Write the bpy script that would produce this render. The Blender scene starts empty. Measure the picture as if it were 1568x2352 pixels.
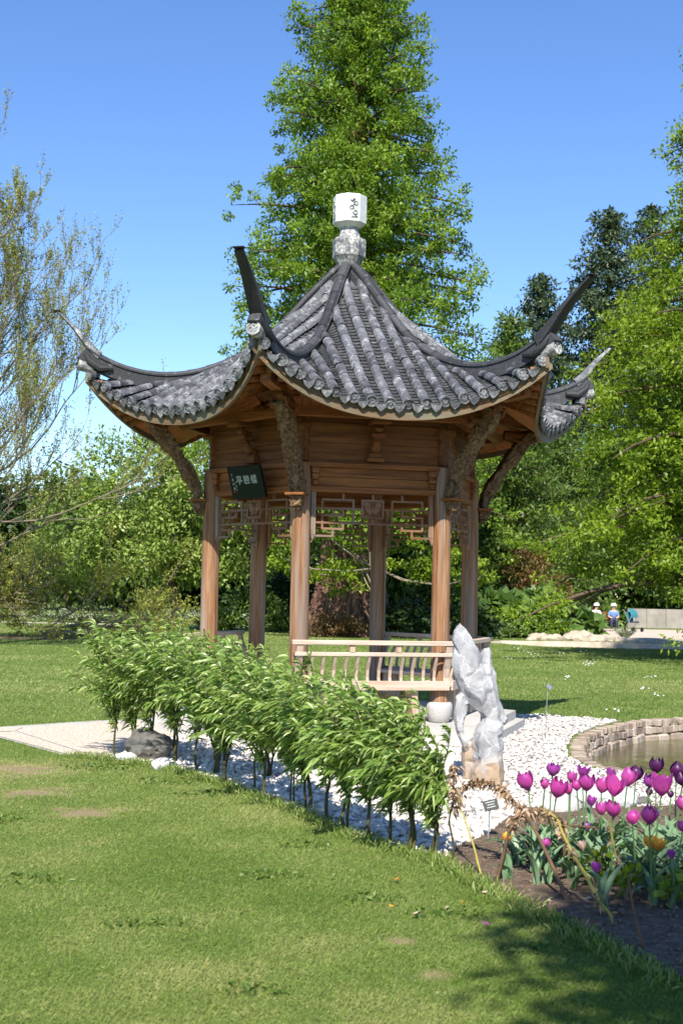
import bpy, bmesh, math, random
import numpy as np
from mathutils import Vector, Matrix, noise
from mathutils.geometry import delaunay_2d_cdt
PI = math.pi
R = math.radians
random.seed(7)
rng = np.random.default_rng(7)
scene = bpy.context.scene
col = scene.collection

# ------------------------------------------------------------------ camera
HC = 1.57
FD = 3050.0                      # focal length in pixels of a 1568 x 2352 picture
PITCH = math.atan(184 / FD)
ROLL = R(1.1)
c_f = Vector((0, math.cos(PITCH), math.sin(PITCH)))
u0 = Vector((0, -math.sin(PITCH), math.cos(PITCH)))
r0 = Vector((1, 0, 0))
c_u = u0 * math.cos(ROLL) - r0 * math.sin(ROLL)
c_r = r0 * math.cos(ROLL) + u0 * math.sin(ROLL)
cam_d = bpy.data.cameras.new('camera')
cam = bpy.data.objects.new('camera', cam_d)
col.objects.link(cam)
m = Matrix((c_r, c_u, -c_f)).transposed().to_4x4()
m.translation = (0, 0, HC)
cam.matrix_world = m
cam_d.sensor_fit = 'VERTICAL'
cam_d.sensor_height = 22.2
cam_d.lens = 22.2 * FD / 2352
cam_d.clip_start = 0.1
cam_d.clip_end = 4000
cam_d.dof.use_dof = True
cam_d.dof.focus_distance = 14.5
cam_d.dof.aperture_fstop = 3.2
scene.camera = cam

# ------------------------------------------------------------------ sky, sun, exposure
SUN_EL, SUN_AZ = 46.0, 6.0       # light travels away from the camera and 6 degrees to the right
w = bpy.data.worlds.new('World')
scene.world = w
w.use_nodes = True
nt = w.node_tree
nt.nodes.clear()
sky = nt.nodes.new('ShaderNodeTexSky')
sky.sky_type = 'NISHITA'
sky.sun_disc = False
sky.sun_elevation = R(SUN_EL)
sun_dir = Vector((-math.sin(R(SUN_AZ)) * math.cos(R(SUN_EL)), -math.cos(R(SUN_AZ)) * math.cos(R(SUN_EL)), math.sin(R(SUN_EL))))
sky.sun_rotation = math.atan2(sun_dir.x, sun_dir.y)
sky.altitude = 50
sky.air_density = 0.9
sky.dust_density = 0.1
sky.ozone_density = 2.6
hsv = nt.nodes.new('ShaderNodeHueSaturation'); hsv.inputs['Saturation'].default_value = 1.18; hsv.inputs['Value'].default_value = 1.0; hsv.inputs['Hue'].default_value = .508
bg = nt.nodes.new('ShaderNodeBackground')
bg.inputs['Strength'].default_value = 0.125
out = nt.nodes.new('ShaderNodeOutputWorld')
nt.links.new(sky.outputs[0], hsv.inputs['Color']); nt.links.new(hsv.outputs[0], bg.inputs[0])
nt.links.new(bg.outputs[0], out.inputs[0])
sun_d = bpy.data.lights.new('sun', 'SUN')
sun_d.energy = 5.0
sun_d.angle = R(0.53)
sun_d.color = (1.0, 0.94, 0.85)
sun = bpy.data.objects.new('sun', sun_d)
col.objects.link(sun)
sun.location = (0, 0, 30)
sun.rotation_euler = (-sun_dir).to_track_quat('-Z', 'Y').to_euler()
scene.view_settings.view_transform = 'Standard'
scene.view_settings.look = 'None'
scene.view_settings.exposure = 0.85
scene.view_settings.gamma = 1.0
scene.view_settings.use_curve_mapping = False
scene.cycles.max_bounces = 8
scene.cycles.transparent_max_bounces = 8

# ------------------------------------------------------------------ pixel helpers (1568 x 2352 picture -> place in the world)
def ray(x, y):
    return c_f + c_r * ((x - 784) / FD) - c_u * ((y - 1176) / FD)
def G(x, y, z=0.0):
    d = ray(x, y)
    return Vector((0, 0, HC)) + d * ((z - HC) / d.z)
def AY(x, y, Y):
    d = ray(x, y)
    return Vector((0, 0, HC)) + d * (Y / d.y)

# ------------------------------------------------------------------ object helpers
def tag(o, label=None, cat=None, group=None, kind=None):
    if label: o['label'] = label
    if cat: o['category'] = cat
    if group: o['group'] = group
    if kind: o['kind'] = kind
    return o
def empty(name, loc=(0, 0, 0), rz=0, parent=None):
    o = bpy.data.objects.new(name, None)
    o.empty_display_size = 0.1
    col.objects.link(o)
    o.location = loc
    o.rotation_euler.z = rz
    o.parent = parent
    return o
def link(name, me, parent=None, loc=None, rz=None, mw=None):
    o = bpy.data.objects.new(name, me)
    col.objects.link(o)
    o.parent = parent
    if mw is not None: o.matrix_local = mw
    if loc is not None: o.location = loc
    if rz is not None: o.rotation_euler.z = rz
    return o

class MB:
    """collects simple solids into one mesh"""
    def __init__(s):
        s.v = []; s.f = []
    def add(s, vs, fs, M=None):
        n = len(s.v)
        if M is not None: vs = [M @ Vector(v) for v in vs]
        s.v += [tuple(v) for v in vs]
        s.f += [tuple(i + n for i in f) for f in fs]
        return s
    def box(s, c, d, M=None, taper=1.0, b=0.0):
        x, y, z = d[0] / 2, d[1] / 2, d[2] / 2
        if b <= 0:
            vs = [(c[0] + sx * x * (taper if sz < 0 else 1), c[1] + sy * y * (taper if sz < 0 else 1), c[2] + sz * z) for sz in (-1, 1) for sx, sy in ((-1, -1), (1, -1), (1, 1), (-1, 1))]
            return s.add(vs, [(3, 2, 1, 0), (4, 5, 6, 7), (0, 1, 5, 4), (1, 2, 6, 5), (2, 3, 7, 6), (3, 0, 4, 7)], M)
        # bevelled prism: octagon section along the longest axis
        ax = max(range(3), key=lambda i: d[i]); o1, o2 = [i for i in range(3) if i != ax]
        h = [x, y, z]
        pr = []
        for a, q in ((1, 1), (-1, 1), (-1, -1), (1, -1)):
            p1 = (a * (h[o1] - b), q * h[o2]); p2 = (a * h[o1], q * (h[o2] - b))
            pr += [p2, p1] if a * q > 0 else [p1, p2]
        rings = []
        for e, ins in ((-1, b), (-1, 0), (1, 0), (1, b)):
            pos = e * (h[ax] - (0 if ins else b)) if False else e * (h[ax] - (b if ins == 0 else 0))
            rr = []
            for p in pr:
                k1 = (h[o1] - ins) / h[o1]; k2 = (h[o2] - ins) / h[o2]
                q = [0, 0, 0]; q[ax] = pos; q[o1] = p[0] * k1; q[o2] = p[1] * k2
                rr.append(tuple(c[i] + q[i] for i in range(3)))
            rings.append(rr)
        vs = [p for r_ in rings for p in r_]
        fs = []
        for i in range(3):
            for j in range(8):
                fs.append((i * 8 + j, i * 8 + (j + 1) % 8, i * 8 + 8 + (j + 1) % 8, i * 8 + 8 + j))
        fs.append(tuple(range(8))); fs.append(tuple(range(31, 23, -1)))
        return s.add(vs, fs, M)
    def tube(s, pts, rad, n=8, cap=True, M=None):
        pts = [Vector(p) for p in pts]
        if not hasattr(rad, '__len__'): rad = [rad] * len(pts)
        vs = []; fs = []
        up = Vector((0, 0, 1))
        prev = None
        for i, p in enumerate(pts):
            t = (pts[min(i + 1, len(pts) - 1)] - pts[max(i - 1, 0)])
            if t.length < 1e-9: t = Vector((0, 0, 1))
            t.normalize()
            if prev is None:
                a = t.cross(up if abs(t.z) < .95 else Vector((1, 0, 0))).normalized()
            else:
                a = (prev - t * prev.dot(t))
                a = a.normalized() if a.length > 1e-6 else t.orthogonal().normalized()
            prev = a
            b = t.cross(a)
            for k in range(n):
                an = 2 * PI * k / n
                vs.append(p + (a * math.cos(an) + b * math.sin(an)) * rad[i])
        for i in range(len(pts) - 1):
            for k in range(n):
                fs.append((i * n + k, i * n + (k + 1) % n, (i + 1) * n + (k + 1) % n, (i + 1) * n + k))
        if cap and n > 2:
            fs.append(tuple(range(n - 1, -1, -1)))
            e = (len(pts) - 1) * n
            fs.append(tuple(range(e, e + n)))
        return s.add(vs, fs, M)
    def lathe(s, prof, n=24, M=None, phase=0):
        vs = []; fs = []
        for r_, z in prof:
            for k in range(n):
                a = 2 * PI * k / n + phase
                vs.append((r_ * math.cos(a), r_ * math.sin(a), z))
        for i in range(len(prof) - 1):
            for k in range(n):
                fs.append((i * n + k, i * n + (k + 1) % n, (i + 1) * n + (k + 1) % n, (i + 1) * n + k))
        fs.append(tuple(range(n - 1, -1, -1)))
        e = (len(prof) - 1) * n
        fs.append(tuple(range(e, e + n)))
        return s.add(vs, fs, M)
    def prism(s, poly, z0, z1, M=None):
        n = len(poly)
        vs = [(x, y, z0) for x, y in poly] + [(x, y, z1) for x, y in poly]
        fs = [tuple(range(n - 1, -1, -1)), tuple(range(n, 2 * n))] + [(i, (i + 1) % n, n + (i + 1) % n, n + i) for i in range(n)]
        return s.add(vs, fs, M)
    def sweep(s, pts, sec, side, M=None):
        """sec: list of (across, normal) offsets, one list or one per point; side: fixed across vector"""
        pts = [Vector(p) for p in pts]; side = Vector(side).normalized()
        vs = []; fs = []
        for i, p in enumerate(pts):
            t = (pts[min(i + 1, len(pts) - 1)] - pts[max(i - 1, 0)]).normalized()
            nn = side.cross(t).normalized()
            se = sec[i] if isinstance(sec[0][0], (tuple, list)) else sec
            n = len(se)
            for a, b in se: vs.append(p + side * a + nn * b)
        for i in range(len(pts) - 1):
            for k in range(n):
                fs.append((i * n + k, i * n + (k + 1) % n, (i + 1) * n + (k + 1) % n, (i + 1) * n + k))
        fs.append(tuple(range(n - 1, -1, -1)))
        e = (len(pts) - 1) * n
        fs.append(tuple(range(e, e + n)))
        return s.add(vs, fs, M)
    def mesh(s, name, mat, smooth=False):
        me = bpy.data.meshes.new(name)
        me.from_pydata(s.v, [], s.f)
        me.materials.append(mat)
        bm = bmesh.new(); bm.from_mesh(me)
        bmesh.ops.recalc_face_normals(bm, faces=bm.faces)
        bm.to_mesh(me); bm.free()
        if smooth:
            me.polygons.foreach_set('use_smooth', [True] * len(me.polygons))
            try: me.set_sharp_from_angle(angle=R(38))
            except Exception: pass
        return me
    def build(s, name, mat, parent=None, smooth=False, **k):
        return link(name, s.mesh(name, mat, smooth), parent, **k)

def np_mesh(name, V, F, mat, tint=None, smooth=False):
    """V (n,3), F (m,k) numpy arrays"""
    me = bpy.data.meshes.new(name)
    V = np.asarray(V, np.float32); F = np.asarray(F, np.int32)
    me.vertices.add(len(V)); me.vertices.foreach_set('co', V.ravel())
    k = F.shape[1]
    me.loops.add(F.size); me.loops.foreach_set('vertex_index', F.ravel())
    me.polygons.add(len(F))
    me.polygons.foreach_set('loop_start', np.arange(0, F.size, k, dtype=np.int32))
    me.polygons.foreach_set('loop_total', np.full(len(F), k, np.int32))
    if smooth: me.polygons.foreach_set('use_smooth', np.ones(len(F), bool))
    me.update(calc_edges=True)
    if tint is not None:
        at = me.attributes.new('tint', 'FLOAT', 'FACE')
        at.data.foreach_set('value', np.asarray(tint, np.float32))
    me.materials.append(mat)
    return me

def unit(a):
    return a / np.maximum(np.linalg.norm(a, axis=1, keepdims=True), 1e-9)
def leaves(name, P, D, L, W, mat, parent=None, tint=None, N=None, curl=0.0, **k):
    """pointed leaves: base P, direction D, length L, width W"""
    n = len(P)
    D = unit(D)
    if N is None: N = rng.normal(size=(n, 3)) + np.array([0, -.3, .5])
    S = unit(np.cross(D, N)); U = np.cross(S, D)
    L = np.broadcast_to(np.asarray(L, float), (n,))[:, None]; W = np.broadcast_to(np.asarray(W, float), (n,))[:, None]
    if curl == 0.0:
        V = np.stack([P, P + D * L * .45 + S * W * .5, P + D * L, P + D * L * .45 - S * W * .5], 1).reshape(-1, 3)
        F = np.arange(4 * n).reshape(n, 4)
        t = tint if tint is not None else rng.random(n)
    else:
        dn = np.array([0, 0, -1.0]) * curl
        a = P; b1 = P + D * L * .3 + S * W * .5 + U * W * .12; b0 = P + D * L * .3 ; b2 = P + D * L * .3 - S * W * .5 + U * W * .12
        c0 = P + D * L * .68 + dn * L * .16
        c1 = c0 + S * W * .42 + U * W * .1; c2 = c0 - S * W * .42 + U * W * .1
        e = P + D * L * .97 + dn * L * .42
        V = np.stack([a, b1, b0, b2, c1, c0, c2, e], 1).reshape(-1, 3)
        o = np.arange(n)[:, None] * 8
        F = np.concatenate([o + np.array([q]) for q in ([0, 1, 2, 2], [0, 2, 3, 3])], 0)
        # quads only where real quads; triangles separately would need mixed sizes, so use triangles throughout
        T = np.array([[0, 1, 2], [0, 2, 3], [1, 4, 5], [1, 5, 2], [2, 5, 6], [2, 6, 3], [4, 7, 5], [5, 7, 6]])
        F = (np.arange(n)[:, None, None] * 8 + T[None]).reshape(-1, 3)
        t = np.repeat(tint if tint is not None else rng.random(n), 8)
    me = np_mesh(name, V, F, mat, t)
    return link(name, me, parent, **k)

# ------------------------------------------------------------------ materials
def mat(name):
    m_ = bpy.data.materials.new(name); m_.use_nodes = True
    t = m_.node_tree; t.nodes.clear()
    o = t.nodes.new('ShaderNodeOutputMaterial')
    b = t.nodes.new('ShaderNodeBsdfPrincipled')
    t.links.new(b.outputs[0], o.inputs[0])
    return m_, t, b, o
def nd(t, typ, **k):
    n = t.nodes.new(typ)
    for a, v in k.items():
        if a in n.inputs: n.inputs[a].default_value = v
        else: setattr(n, a, v)
    return n
def ramp(t, src, stops):
    r_ = t.nodes.new('ShaderNodeValToRGB')
    el = r_.color_ramp.elements
    while len(el) < len(stops): el.new(.5)
    for e, (p, c) in zip(el, stops):
        e.position = p; e.color = (*c, 1) if len(c) == 3 else c
    t.links.new(src, r_.inputs[0])
    return r_.outputs[0]
def mapped(t, scale=(1, 1, 1), coord='Object', rot=(0, 0, 0)):
    c = t.nodes.new('ShaderNodeTexCoord'); mp = t.nodes.new('ShaderNodeMapping')
    mp.inputs['Scale'].default_value = scale; mp.inputs['Rotation'].default_value = rot
    t.links.new(c.outputs[coord], mp.inputs[0])
    return mp.outputs[0]
def noise_n(t, vec, scale, detail=4, rough=.55, dist=0):
    n = nd(t, 'ShaderNodeTexNoise', Scale=scale, Detail=detail, Roughness=rough, Distortion=dist)
    if vec is not None: t.links.new(vec, n.inputs['Vector'])
    return n.outputs['Fac']
def mix(t, fac, a, b, typ='MIX'):
    n = t.nodes.new('ShaderNodeMix'); n.data_type = 'RGBA'; n.blend_type = typ
    for i, s_ in ((0, fac), (6, a), (7, b)):
        if isinstance(s_, (int, float)): n.inputs[i].default_value = s_
        elif isinstance(s_, tuple): n.inputs[i].default_value = (*s_, 1)
        else: t.links.new(s_, n.inputs[i])
    return n.outputs[2]
def bump(t, b, h, strength=.3, dist=.01):
    n = nd(t, 'ShaderNodeBump', Strength=strength, Distance=dist)
    t.links.new(h, n.inputs['Height']); t.links.new(n.outputs[0], b.inputs['Normal'])

def leaf_mat(name, c_dark, c_mid, c_light, trans=.35, rough=.45, spec=.35):
    m_, t, b, o = mat(name)
    a = nd(t, 'ShaderNodeAttribute', attribute_name='tint')
    c = ramp(t, a.outputs['Fac'], [(0, c_dark), (.5, c_mid), (1, c_light)])
    t.links.new(c, b.inputs['Base Color'])
    b.inputs['Roughness'].default_value = rough
    b.inputs['Specular IOR Level'].default_value = spec
    tr = t.nodes.new('ShaderNodeBsdfTranslucent')
    cc = mix(t, 1.0, c, (1.25, 1.2, .55), 'MULTIPLY')
    t.links.new(cc, tr.inputs[0])
    ms = nd(t, 'ShaderNodeMixShader', Fac=trans)
    t.links.new(b.outputs[0], ms.inputs[1]); t.links.new(tr.outputs[0], ms.inputs[2])
    t.links.new(ms.outputs[0], o.inputs[0])
    return m_
def wood_mat(name, c1, c2, c3, axis='Z', weather=.0, wc=(.38, .33, .28), rough=.65):
    m_, t, b, o = mat(name)
    sc = {'X': (1.2, 22, 22), 'Y': (22, 1.2, 22), 'Z': (22, 22, 1.2)}[axis]
    oi = t.nodes.new('ShaderNodeObjectInfo')
    v = mapped(t, sc)
    va = t.nodes.new('ShaderNodeVectorMath'); va.operation = 'ADD'
    sc2 = t.nodes.new('ShaderNodeVectorMath'); sc2.operation = 'SCALE'; sc2.inputs['Scale'].default_value = 37
    cb = t.nodes.new('ShaderNodeCombineXYZ')
    for i in range(3): t.links.new(oi.outputs['Random'], cb.inputs[i])
    t.links.new(cb.outputs[0], sc2.inputs[0]); t.links.new(v, va.inputs[0]); t.links.new(sc2.outputs[0], va.inputs[1])
    n1 = noise_n(t, va.outputs[0], 1.0, 6, .65, .6)
    c = ramp(t, n1, [(.28, c1), (.48, c2), (.72, c3)])
    # knots
    v2 = mapped(t, tuple(x * .28 + 1.5 for x in sc))
    kn = nd(t, 'ShaderNodeTexVoronoi', Scale=.8); t.links.new(v2, kn.inputs['Vector'])
    kf = ramp(t, kn.outputs['Distance'], [(.0, (1, 1, 1)), (.09, (0, 0, 0))])
    c = mix(t, kf, c, tuple(x * .35 for x in c1))
    if weather > 0:
        v3 = mapped(t, tuple(2.2 if s_ > 2 else .8 for s_ in sc))
        n2 = noise_n(t, v3, 2.0, 5, .6)
        wf = ramp(t, n2, [(.5 - weather * .35, (0, 0, 0)), (.75 - weather * .3, (1, 1, 1))])
        wg = mix(t, n1, tuple(x * .65 for x in wc), tuple(min(1, x * 1.25) for x in wc))
        mm = t.nodes.new('ShaderNodeMath'); mm.operation = 'MULTIPLY'; mm.inputs[1].default_value = .85
        t.links.new(wf, mm.inputs[0])
        c = mix(t, mm.outputs[0], c, wg)
    t.links.new(c, b.inputs['Base Color'])
    b.inputs['Roughness'].default_value = rough
    b.inputs['Specular IOR Level'].default_value = .3
    bump(t, b, n1, .5, .004)
    return m_
def rand_tinted(name, stops, rough=.8, nscale=9, nmix=.5, bmp=.4, bdist=.006, patch=None, spec=.3):
    """colour by per-object random plus noise"""
    m_, t, b, o = mat(name)
    oi = t.nodes.new('ShaderNodeObjectInfo')
    v = mapped(t, coord='Object')
    n1 = noise_n(t, v, nscale, 6, .62)
    mx = t.nodes.new('ShaderNodeMix'); mx.data_type = 'FLOAT'; mx.inputs[0].default_value = nmix
    t.links.new(oi.outputs['Random'], mx.inputs[2]); t.links.new(n1, mx.inputs[3])
    c = ramp(t, mx.outputs[0], stops)
    if patch:
        g = t.nodes.new('ShaderNodeNewGeometry')
        n2 = noise_n(t, g.outputs['Position'], patch[1], 6, .7)
        f = ramp(t, n2, [(patch[2], (0, 0, 0)), (patch[3], (1, 1, 1))])
        c = mix(t, f, c, patch[0])
    t.links.new(c, b.inputs['Base Color'])
    b.inputs['Roughness'].default_value = rough
    b.inputs['Specular IOR Level'].default_value = spec
    bump(t, b, n1, bmp, bdist)
    return m_

def column_mat():
    m_, t, b, o = mat('weathered_column_wood')
    oi = t.nodes.new('ShaderNodeObjectInfo')
    v = mapped(t, (26, 26, 1.0))
    va = t.nodes.new('ShaderNodeVectorMath'); va.operation = 'ADD'
    cb = t.nodes.new('ShaderNodeCombineXYZ')
    for i in range(3): t.links.new(oi.outputs['Random'], cb.inputs[i])
    s_ = t.nodes.new('ShaderNodeVectorMath'); s_.operation = 'SCALE'; s_.inputs['Scale'].default_value = 31
    t.links.new(cb.outputs[0], s_.inputs[0]); t.links.new(v, va.inputs[0]); t.links.new(s_.outputs[0], va.inputs[1])
    n1 = noise_n(t, va.outputs[0], 1.0, 7, .7, .5)
    c = ramp(t, n1, [(.28, (.075, .028, .010)), (.42, (.19, .080, .030)), (.55, (.28, .155, .080)), (.75, (.38, .275, .19))])
    v2 = mapped(t, (7, 7, .35)); n2 = noise_n(t, v2, 1.3, 4, .6)
    c = mix(t, ramp(t, n2, [(.45, (0, 0, 0)), (.62, (.8, .8, .8))]), c, mix(t, n1, (.12, .095, .078), (.36, .30, .25)))
    kn = nd(t, 'ShaderNodeTexVoronoi', Scale=1.0); t.links.new(mapped(t, (9, 9, 2.2)), kn.inputs['Vector'])
    c = mix(t, ramp(t, kn.outputs['Distance'], [(.0, (1, 1, 1)), (.11, (0, 0, 0))]), c, (.10, .045, .02))
    # drying cracks along the grain
    ck = noise_n(t, mapped(t, (60, 60, .7)), 1.0, 2, .5)
    cr = ramp(t, ck, [(.30, (1, 1, 1)), (.36, (0, 0, 0))])
    c = mix(t, cr, c, (.09, .06, .045))
    t.links.new(c, b.inputs['Base Color']); b.inputs['Roughness'].default_value = .7
    b.inputs['Specular IOR Level'].default_value = .25
    bump(t, b, n1, .6, .006)
    return m_
M = {}
M['column'] = column_mat()
M['wood'] = wood_mat('orange_pine', (.070, .022, .005), (.20, .072, .017), (.31, .125, .035), 'X', .0)  # colour deepened to carry the shade under the eaves
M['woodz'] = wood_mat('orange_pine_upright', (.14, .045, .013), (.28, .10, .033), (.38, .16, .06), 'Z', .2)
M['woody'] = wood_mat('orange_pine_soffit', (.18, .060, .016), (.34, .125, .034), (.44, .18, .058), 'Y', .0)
M['darkwood'] = wood_mat('brown_shade_pine', (.045, .015, .004), (.145, .052, .013), (.24, .095, .026), 'X', .0)  # same pine, under-eave shade darkened further into its colour
M['bench'] = wood_mat('bleached_bench_wood', (.30, .20, .14), (.46, .34, .25), (.58, .46, .36), 'X', .3, (.52, .44, .36))
M['benchz'] = wood_mat('bleached_slat_wood', (.28, .17, .11), (.42, .29, .20), (.54, .40, .30), 'Z', .2, (.50, .40, .32))
M['fascia'] = wood_mat('greyed_fascia', (.075, .036, .014), (.135, .075, .034), (.19, .13, .07), 'X', .5, (.16, .15, .10))
M['lattice'] = wood_mat('lattice_wood', (.09, .035, .014), (.19, .085, .036), (.27, .155, .085), 'X', .2, (.22, .18, .14))

def carved_mat():
    m_, t, b, o = mat('carved_wood')
    v = mapped(t, (1, 1, 1), 'Object')
    n1 = noise_n(t, v, 16, 5, .6, 1.6)
    c = ramp(t, n1, [(.32, (.025, .011, .004)), (.5, (.13, .070, .026)), (.62, (.22, .14, .065)), (.75, (.32, .24, .15))])
    t.links.new(c, b.inputs['Base Color']); b.inputs['Roughness'].default_value = .75
    bump(t, b, n1, .8, .02)
    return m_
M['carved'] = carved_mat()
def tile_mat(name, k=1.0, pale=(.46, .45, .42), thr=(.50, .66)):
    m_, t, b, o = mat(name)
    oi = t.nodes.new('ShaderNodeObjectInfo')
    g = t.nodes.new('ShaderNodeNewGeometry')
    n1 = noise_n(t, g.outputs['Position'], 9, 6, .68)
    n2 = noise_n(t, g.outputs['Position'], 34, 5, .7)
    base = mix(t, oi.outputs['Random'], (.058 * k, .060 * k, .065 * k), (.165 * k, .17 * k, .178 * k))
    f = ramp(t, n1, [(thr[0], (0, 0, 0)), (thr[1], (1, 1, 1))])
    f2 = ramp(t, n2, [(.38, (.25, .25, .25)), (.6, (1, 1, 1))])
    ff = mix(t, 1.0, f, f2, 'MULTIPLY')
    c = mix(t, ff, base, pale)
    f3 = ramp(t, n2, [(.3, (.5, .5, .5)), (.7, (1.3, 1.3, 1.3))])
    c = mix(t, 1.0, c, f3, 'MULTIPLY')
    t.links.new(c, b.inputs['Base Color']); b.inputs['Roughness'].default_value = .62
    b.inputs['Specular IOR Level'].default_value = .4
    bump(t, b, n2, .5, .006)
    return m_
M['tile'] = tile_mat('grey_tile', .95, (.42, .43, .43), (.46, .72))
M['deckclay'] = tile_mat('deck_clay', .7, (.3, .3, .28), (.6, .8))
M['pan'] = tile_mat('pan_tile', .5, (.36, .34, .29), (.56, .74))
M['ridge'] = tile_mat('ridge_tile', .40, (.26, .26, .26), (.58, .76))
M['horn'] = tile_mat('shaded_horn_clay', .20, (.16, .16, .16), (.62, .8))  # horn clay blackened to paint the shade on the undersides
M['hornlit'] = tile_mat('sunlit_horn_clay', .9, (.40, .40, .39), (.45, .65))  # same clay lightened to paint sunlight on the two side horns
M['finial'] = rand_tinted('white_ceramic', [(.25, (.46, .46, .44)), (.6, (.62, .62, .59))], .45, 14, .9, .1, .002, ((.42, .44, .42), 6, .56, .72), .4)
M['collar'] = tile_mat('collar_clay', 1.6, (.58, .56, .50), (.42, .6))
M['stone'] = rand_tinted('pale_granite', [(.2, (.34, .33, .30)), (.7, (.50, .48, .44))], .8, 60, .8, .3, .003, ((.30, .29, .25), 2.2, .5, .75))
M['basestone'] = rand_tinted('base_drum_stone', [(.2, (.36, .35, .33)), (.7, (.50, .48, .45))], .7, 50, .8, .25, .002)

WORN = [(-2.75, 11.5, .55), (-3.1, 11.0, .4), (-2.3, 10.2, .35), (-1.75, 9.4, .3), (.30, 6.1, .08), (.40, 5.6, .10)]
def ground_mat():
    m_, t, b, o = mat('mown_lawn')
    g = t.nodes.new('ShaderNodeNewGeometry'); p = g.outputs['Position']
    a = noise_n(t, p, .55, 5, .6); f = noise_n(t, p, 26, 6, .75); h = noise_n(t, p, 2.6, 5, .65)
    c = ramp(t, f, [(.25, (.035, .060, .012)), (.5, (.095, .145, .03)), (.75, (.18, .235, .06))])
    c2 = mix(t, ramp(t, h, [(.38, (0, 0, 0)), (.68, (.75, .75, .75))]), c, (.18, .20, .06))
    c3 = mix(t, ramp(t, a, [(.6, (0, 0, 0)), (.75, (.5, .5, .5))]), c2, (.19, .17, .075))
    # worn brown places: beside the path and low in the foreground
    pn = nd(t, 'ShaderNodeTexNoise', Scale=5.0, Detail=6.0, Roughness=.7); t.links.new(p, pn.inputs['Vector'])
    for (x, y, r_) in WORN:
        s_ = nd(t, 'ShaderNodeVectorMath', operation='DISTANCE'); t.links.new(p, s_.inputs[0]); s_.inputs[1].default_value = (x, y, 0)
        ad = nd(t, 'ShaderNodeMath', operation='MULTIPLY_ADD'); t.links.new(pn.outputs['Fac'], ad.inputs[0]); ad.inputs[1].default_value = 2.4; 
        dv = nd(t, 'ShaderNodeMath', operation='MULTIPLY'); t.links.new(s_.outputs['Value'], dv.inputs[0]); dv.inputs[1].default_value = .5 / r_
        t.links.new(dv.outputs[0], ad.inputs[2])
        sb = nd(t, 'ShaderNodeMath', operation='SUBTRACT'); t.links.new(ad.outputs[0], sb.inputs[0]); sb.inputs[1].default_value = 1.0
        c3 = mix(t, ramp(t, sb.outputs[0], [(.35, (1, 1, 1)), (.75, (0, 0, 0))]), c3, (.27, .20, .12))
    t.links.new(c3, b.inputs['Base Color']); b.inputs['Roughness'].default_value = .9
    b.inputs['Specular IOR Level'].default_value = .15
    bump(t, b, f, .8, .03)
    return m_
M['lawn'] = ground_mat()
def pos_noise_mat(name, stops, scale, rough=.9, bs=.5, bd=.02, scale2=None, c2=None):
    m_, t, b, o = mat(name)
    g = t.nodes.new('ShaderNodeNewGeometry'); p = g.outputs['Position']
    f = noise_n(t, p, scale, 7, .7)
    c = ramp(t, f, stops)
    if scale2:
        c = mix(t, ramp(t, noise_n(t, p, scale2, 4), [(.45, (0, 0, 0)), (.65, (1, 1, 1))]), c, c2)
    t.links.new(c, b.inputs['Base Color']); b.inputs['Roughness'].default_value = rough
    b.inputs['Specular IOR Level'].default_value = .2
    bump(t, b, f, bs, bd)
    return m_
M['soil'] = pos_noise_mat('dry_soil', [(.3, (.065, .045, .030)), (.55, (.165, .12, .082)), (.75, (.30, .235, .175))], 22, .95, .9, .03)
M['soil_clod'] = pos_noise_mat('soil_clod', [(.3, (.07, .045, .03)), (.7, (.20, .145, .11))], 40, .95, .6, .005)
M['gravelbase'] = pos_noise_mat('gravel_bed', [(.35, (.20, .18, .16)), (.55, (.45, .41, .37)), (.7, (.62, .58, .53))], 45, .9, .9, .02)
M['fargravel'] = pos_noise_mat('far_gravel', [(.3, (.42, .34, .27)), (.7, (.58, .49, .41))], 3, .95, .3, .02)
M['farpath'] = pos_noise_mat('far_path', [(.3, (.42, .38, .32)), (.7, (.56, .52, .45))], 2, .95, .2, .01)
def aggregate():
    m_, t, b, o = mat('exposed_aggregate')
    g = t.nodes.new('ShaderNodeNewGeometry')
    v = nd(t, 'ShaderNodeTexVoronoi', Scale=42.0); t.links.new(g.outputs['Position'], v.inputs['Vector'])
    c = mix(t, v.outputs['Color'], (.50, .40, .29), (.74, .66, .55))
    e = ramp(t, v.outputs['Distance'], [(.35, (0, 0, 0)), (.75, (1, 1, 1))])
    c = mix(t, e, c, (.36, .30, .23))
    t.links.new(c, b.inputs['Base Color']); b.inputs['Roughness'].default_value = .85
    n = nd(t, 'ShaderNodeMath', operation='SUBTRACT'); n.inputs[0].default_value = 1; t.links.new(v.outputs['Distance'], n.inputs[1])
    bump(t, b, n.outputs[0], .6, .008)
    return m_
M['aggregate'] = aggregate()
def pebble_mat():
    m_, t, b, o = mat('white_pebble')
    a = nd(t, 'ShaderNodeAttribute', attribute_name='tint')
    c = ramp(t, a.outputs['Fac'], [(0, (.16, .15, .16)), (.12, (.36, .33, .31)), (.3, (.54, .48, .40)), (.65, (.66, .61, .54)), (1, (.77, .74, .68))])
    t.links.new(c, b.inputs['Base Color']); b.inputs['Roughness'].default_value = .7
    return m_
M['pebble'] = pebble_mat()
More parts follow.
